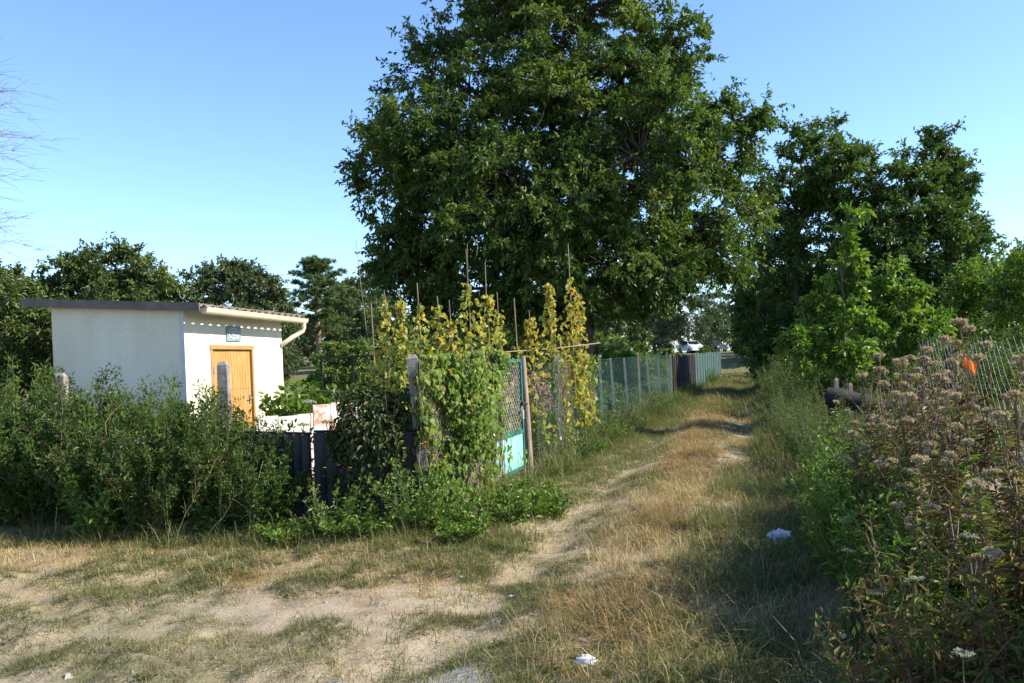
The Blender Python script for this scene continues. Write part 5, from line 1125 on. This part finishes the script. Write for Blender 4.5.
for (x_, y_, s_, lab) in [(3.5, 2.9, 0.8, 'unseen bush added for shade beside the track'), (4.6, 2.6, 1.0, 'taller unseen bush added for shade behind the weeds'), (3.2, 2.2, 0.7, 'low unseen bush added for shade near the viewer'), (5.6, 2.0, 1.15, 'tall unseen bush added for shade beside the fence end'), (6.2, 2.0, 1.7, 'biggest unseen bush added to shade the track'), (5.0, 1.2, 1.5, 'large unseen bush added for shade nearest the viewer'), (5.6, 2.4, 1.45, 'large unseen bush added for shade behind the chain-link fence'), (4.9, 3.2, 1.2, 'unseen bush added for shade between the larger two'), (4.2, 2.8, 1.0, 'unseen bush added for shade beside the near weeds')]:
    dup(bb, (x_, y_, hz(x_, y_)), rng.uniform(0, 6.28), s_, lab, 'unseen bushes added to shade the lane')  # out-of-view bushes, added only to throw shade over the near lane and weeds
# wild carrot with white umbels low at the lane edge
def carrot(label, loc, hh, r):
    o = thing('wild_carrot', label, 'wildflower', loc, 0, 'wild carrots at the lane edge'); g = Geo()
    p = curve((0, 0, -0.03), (0.03, 0.02, hh), 0, 7, 0.012); tube(g, p, np.linspace(0.004, 0.0022, 7), 5, 0.6)
    m_ = 26; d = rdir(m_, 0.55, 1.0) * np.array([1, 1, 0.5]); tips = p[-1] + norm(d) * r * np.array([1, 1, 0.55]) * rng.uniform(0.6, 1, (m_, 1))
    sticks(g, np.tile(p[-1], (m_, 1)), tips, 0.0011, 3, 0.7); g.obj('stem', M['stemgreen'], o)
    gu = Geo(); n_ = m_ * 16; P = np.repeat(tips, 16, 0) + rng.normal(0, r * 0.16, (n_, 3)) * np.array([1, 1, 0.4])
    leaves(gu, P, norm(rdir(n_) + [0, 0, 0.4]), norm(rdir(n_) * 0.5 + [0, 0, 1]), 0.0065, 0.0055, np.clip(rng.normal(0.55, 0.25, n_), 0, 1)); gu.obj('umbel', M['umbel'], o)
    gl_ = Geo(); n_ = 70; t = rng.uniform(0.05, 0.75, n_); P = p[0] + (p[-1] - p[0]) * t[:, None]; leaves(gl_, P + rdir(n_) * 0.04, norm(rdir(n_) + [0, 0, 0.2]), norm(rdir(n_) * 0.5 + [0, 0, 1]), 0.05, 0.012, rng.uniform(0, 1, n_)); gl_.obj('leaves', M['lush'], o)
    return o
cz = carrot('white wild carrot flower on a bent stem low in the shade', on(3.85, -4.55), 0.55, 0.032)
for (u, v, s, lab) in [(3.55, -3.9, 0.8, 'wild carrot head beside the shaded grass'), (4.15, -4.7, 1.0, 'wild carrot rising in front of the brown stalks'), (3.7, -3.4, 0.9, 'flat white wild carrot above the dark grass'), (4.3, -4.9, 1.1, 'wild carrot closest to the picture corner'), (3.95, -4.0, 1.15, 'wild carrot half hidden by tangled weeds'), (3.6, -2.9, 1.0, 'wild carrot at the sunlit edge of the weeds'), (3.75, -2.3, 1.15, 'wild carrot near the bleached grass clump'), (4.05, -3.7, 1.3, 'tall wild carrot among the withered stalks'), (3.65, -4.4, 0.7, 'small wild carrot over the shaded ground'), (3.7, -0.6, 1.3, 'wild carrot below the dark log'), (3.8, -0.2, 1.25, 'wild carrot close beside the dark log')]:
    dup(cz, on(u, v), rng.uniform(0, 6.28), s, lab, tilt=(rng.normal(0, 0.12), rng.normal(0, 0.12)))
for (px, py, Y, lab) in [(320, 420, 9.0, 'white flower head before the painted board'), (297, 423, 9.1, 'white flower head before the off-white board'), (302, 400, 9.4, 'topmost white flower head near the shed front'), (130, 441, 8.5, 'single white flower over the dark hedge')]:
    p = at(px, py, Y); zz = hz(p.x, Y); dup(cz, (p.x, Y, zz), 0, (p.z - zz) / 0.57, lab, 'white flowers above the hedge')
# the big fluffy seedhead leaning in from the picture edge
p = at(978, 566, 3.9)
o = thing('fluffy_seedhead', 'large fluffy pale seedhead on a leaning stalk in the shade', 'seedhead', (p.x, p.y, p.z))
g = Geo(); tube(g, [(0, 0, 0), (0.05, 0.02, -0.03), (0.14, 0.04, -0.12), (0.22, 0.05, -0.4), (0.24, 0.06, hz(p.x + 0.24, p.y) - p.z - 0.02)], [0.002, 0.0025, 0.003, 0.004, 0.005], 5); g.obj('stalk', M['stembrown'], o)
for (ox, oz, r) in ((0, 0.0, 0.034), (-0.014, -0.03, 0.030), (0.012, 0.03, 0.028), (0.05, -0.045, 0.014)): seed_head(r, 900).obj('seed_head', M['seed'], o, loc=(ox, 0, oz))
p = at(971, 366, 4.3)
o = thing('orange_scrap', 'small bright orange scrap caught on a tall weed stem', 'scrap', (p.x, p.y, p.z), 0.4); g = Geo()
xs = np.linspace(-0.04, 0.04, 7); V = []
for j, xx in enumerate(xs): V += [(xx, 0.006 * math.sin(j * 1.7), 0.5 * -xx + 0.026 + 0.006 * math.sin(j * 2.3)), (xx, 0.01 * math.cos(j), 0.5 * -xx - 0.026 + 0.01 * math.sin(j * 3.1))]
g.add(V, [(2 * j, 2 * j + 2, 2 * j + 3, 2 * j + 1) for j in range(6)]); V2 = [(a, b + 0.003, c) for a, b, c in V]; g.add(V2, [(2 * j + 1, 2 * j + 3, 2 * j + 2, 2 * j) for j in range(6)])
g.obj('film', leaf_mat('orange_film', [(0, (0.8, 0.2, 0.03)), (1, (0.85, 0.26, 0.05))], 0.35, 0.5, 0.3, (1, 0.8, 0.5)), o); g = Geo(); tube(g, [(0.0, 0.004, 0.02), (0.01, 0.02, 0.05)], 0.0015, 4); g.obj('tie', M['stembrown'], o)

# dark log and short stakes under the elder
p = at(846, 412, 14.5); zz = hz(p.x, p.y)
o = thing('fallen_log', 'dark old log propped up under the young elder', 'log', (p.x, p.y, zz)); g = Geo()
P = curve((-0.30, 0.05, 0.62), (0.75, -0.25, 0.30), 0.03, 8, 0.015); tube(g, P, np.array([0.15, 0.165, 0.17, 0.16, 0.155, 0.15, 0.14, 0.12]), 11); g.obj('wood', M['darkwood'], o, True)
g = Geo(); tube(g, [(-0.2, 0.05, -0.1), (-0.2, 0.05, 0.5)], 0.09, 8); tube(g, [(0.55, -0.18, -0.1), (0.55, -0.18, 0.26)], 0.08, 8); g.obj('prop', M['darkwood'], o, True)
for (px, tpy, Y, lab) in ((836, 378, 15.2, 'dark short stake standing behind the log'), (850, 383, 15.0, 'brown short stake behind the middle of the log')):
    p = at(px, tpy, Y); zz = hz(p.x, Y); g = Geo(); post_box(g, 0, 0, -0.1, p.z - zz, 0.075); tag(g.obj('stake', M['oldwood'], None, loc=(p.x, Y, zz)), lab, 'stake', 'stakes behind the log')

# ------------------------------------------------------------------ litter
def crumple(px, py, s, label, seed, flat=0.5):
    y = -(px - CX) * math.sin(ROLL) + (CY - py) * math.cos(ROLL); Y = -H * F / y; p = at(px, py, Y); r2 = np.random.default_rng(seed)
    zz = hz(p.x, Y); g = Geo(); n1, n2 = 9, 12; V = []
    for i in range(n1):
        for j in range(n2):
            th, ph = math.pi * i / (n1 - 1), 2 * math.pi * j / n2; r = s * (0.65 + 0.5 * r2.uniform(0, 1))
            V.append((r * math.sin(th) * math.cos(ph) * 1.2, r * math.sin(th) * math.sin(ph) * 0.8, max(-0.02, r * math.cos(th) * flat + s * flat * 0.7)))
    g.add(V, [(i * n2 + j, i * n2 + (j + 1) % n2, (i + 1) * n2 + (j + 1) % n2, (i + 1) * n2 + j) for i in range(n1 - 1) for j in range(n2)])
    o = g.obj('litter', solid('white_litter', [(0.3, (0.66, 0.67, 0.70)), (0.7, (0.80, 0.81, 0.83))], 8, 0.6, 0.2), None, loc=(p.x, Y, zz)); tag(o, label, 'litter', 'white litter on the lane')
crumple(780, 541, 0.11, 'crumpled white plastic bag in the grass beside the weeds', 3, 0.75)
crumple(587, 680, 0.05, 'white paper scrap in the grass at the lower picture edge', 4, 0.6)
crumple(528, 574, 0.022, 'small white paper scrap on the bare wheel track', 5, 0.6)
crumple(461, 578, 0.022, 'flat whitish scrap on bare earth before the hedge', 6, 0.4)
crumple(512, 591, 0.024, 'flattened pale scrap on the track near the dry grass', 7, 0.3)
crumple(676, 586, 0.03, 'pale scrap half buried in the dry grass strip', 8, 0.3)

# ------------------------------------------------------------------ parked cars
def car(px, Y, rz, paint, label):
    x = at(px, 345, Y).x; zz = hz(x, Y); o = thing('parked_car', label, 'car', (x, Y, zz), rz, 'cars parked beyond the lane')
    prof = [(-2.05, 0.32), (-2.1, 0.62), (-2.0, 0.86), (-1.75, 0.95), (1.0, 0.97), (1.85, 0.80), (2.08, 0.62), (2.08, 0.32)]
    def loft(pr, wds, mat, name, parent, tip=0.0):
        g = Geo(); ks = [(-1, 0.97), (-0.92, 1.0), (0.92, 1.0), (1, 0.97)]; V = []
        for s, k in ks:
            for (a, b), w_ in zip(pr, wds): V.append((a * k, s * w_, b))
        n_ = len(pr); f = [(r_ * n_ + j, r_ * n_ + (j + 1) % n_, (r_ + 1) * n_ + (j + 1) % n_, (r_ + 1) * n_ + j) for r_ in range(3) for j in range(n_)]
        g.add(V, f); g.add(V[:n_], [tuple(range(n_))[::-1]]); g.add(V[-n_:], [tuple(range(n_))]); return g.obj(name, mat, parent)
    body = loft(prof, [0.84, 0.87, 0.86, 0.80, 0.80, 0.82, 0.84, 0.82], paint, 'body', o)
    cab = [(-1.7, 0.955), (-1.25, 1.38), (-0.6, 1.47), (0.25, 1.44), (1.0, 0.975)]
    loft(cab, [0.78, 0.62, 0.60, 0.61, 0.78], paint, 'cabin', o)
    glass = solid('car_glass', [(0.3, (0.02, 0.025, 0.03)), (0.7, (0.04, 0.05, 0.055))], 2, 0.08, spec=0.8)
    for nm, quad in (('windscreen', [(0.955, -0.66, 1.01), (0.955, 0.66, 1.01), (0.36, 0.56, 1.39), (0.36, -0.56, 1.39)]), ('rear_window', [(-1.66, 0.64, 1.02), (-1.66, -0.64, 1.02), (-1.31, -0.56, 1.33), (-1.31, 0.56, 1.33)])):
        q_ = np.array(quad); n_ = norm(np.cross(q_[1] - q_[0], q_[2] - q_[0])); n_ = n_ * np.sign(n_[0] * (1 if nm == 'windscreen' else -1))
        g = Geo(); g.add(np.concatenate([q_ + n_ * 0.006, q_ + n_ * 0.016]), [(0, 1, 2, 3), (4, 5, 6, 7), (0, 1, 5, 4), (1, 2, 6, 5), (2, 3, 7, 6), (3, 0, 4, 7)]); g.obj(nm, glass, o)
    for s in (-1, 1):
        for (a, b) in ((-1.25, -0.42), (-0.34, 0.62)):
            zt = 1.36; sl = 0.17 if b > 0 else 0.0
            q_ = np.array([(a, s * 0.775, 1.02), (b + sl, s * 0.775, 1.02), (b - 0.25 if b > 0 else b, s * 0.66, zt), (a + (0.12 if a < -1 else 0), s * 0.66, zt)])
            g = Geo(); off = np.array([0, s * 0.02, 0.006]); g.add(np.concatenate([q_ + off, q_ + off * 1.6]), [(0, 1, 2, 3), (4, 5, 6, 7), (0, 1, 5, 4), (1, 2, 6, 5), (2, 3, 7, 6), (3, 0, 4, 7)]); g.obj('side_window', glass, o)
        g = Geo(); box(g, (2.03, s * 0.62 - 0.14, 0.62), (2.09, s * 0.62 + 0.14, 0.75)); g.obj('headlight', solid('lamp_clear', [(0.3, (0.7, 0.7, 0.7)), (0.7, (0.8, 0.8, 0.8))], 3, 0.2), o)
        for a in (-1.3, 1.3):
            g = Geo(); tube(g, [(a, s * 0.66, 0.31), (a, s * 0.86, 0.31)], 0.31, 18); wl = g.obj('wheel', M['black'], o); g = Geo(); tube(g, [(a, s * 0.861, 0.31), (a, s * 0.875, 0.31)], 0.19, 14); g.obj('rim', M['wire'], wl)
def paint(name, c): return solid(name, [(0.3, c), (0.7, tuple(k * 1.1 for k in c))], 2, 0.25, spec=0.6)
car(691, 98, math.radians(-78), paint('white_paint', (0.74, 0.75, 0.75)), 'silver-white parked car half hidden behind bushes at the lane end')
car(713, 102, math.radians(-70), paint('blue_paint', (0.05, 0.06, 0.09)), 'dark blue parked car in the tree shade at the lane end')
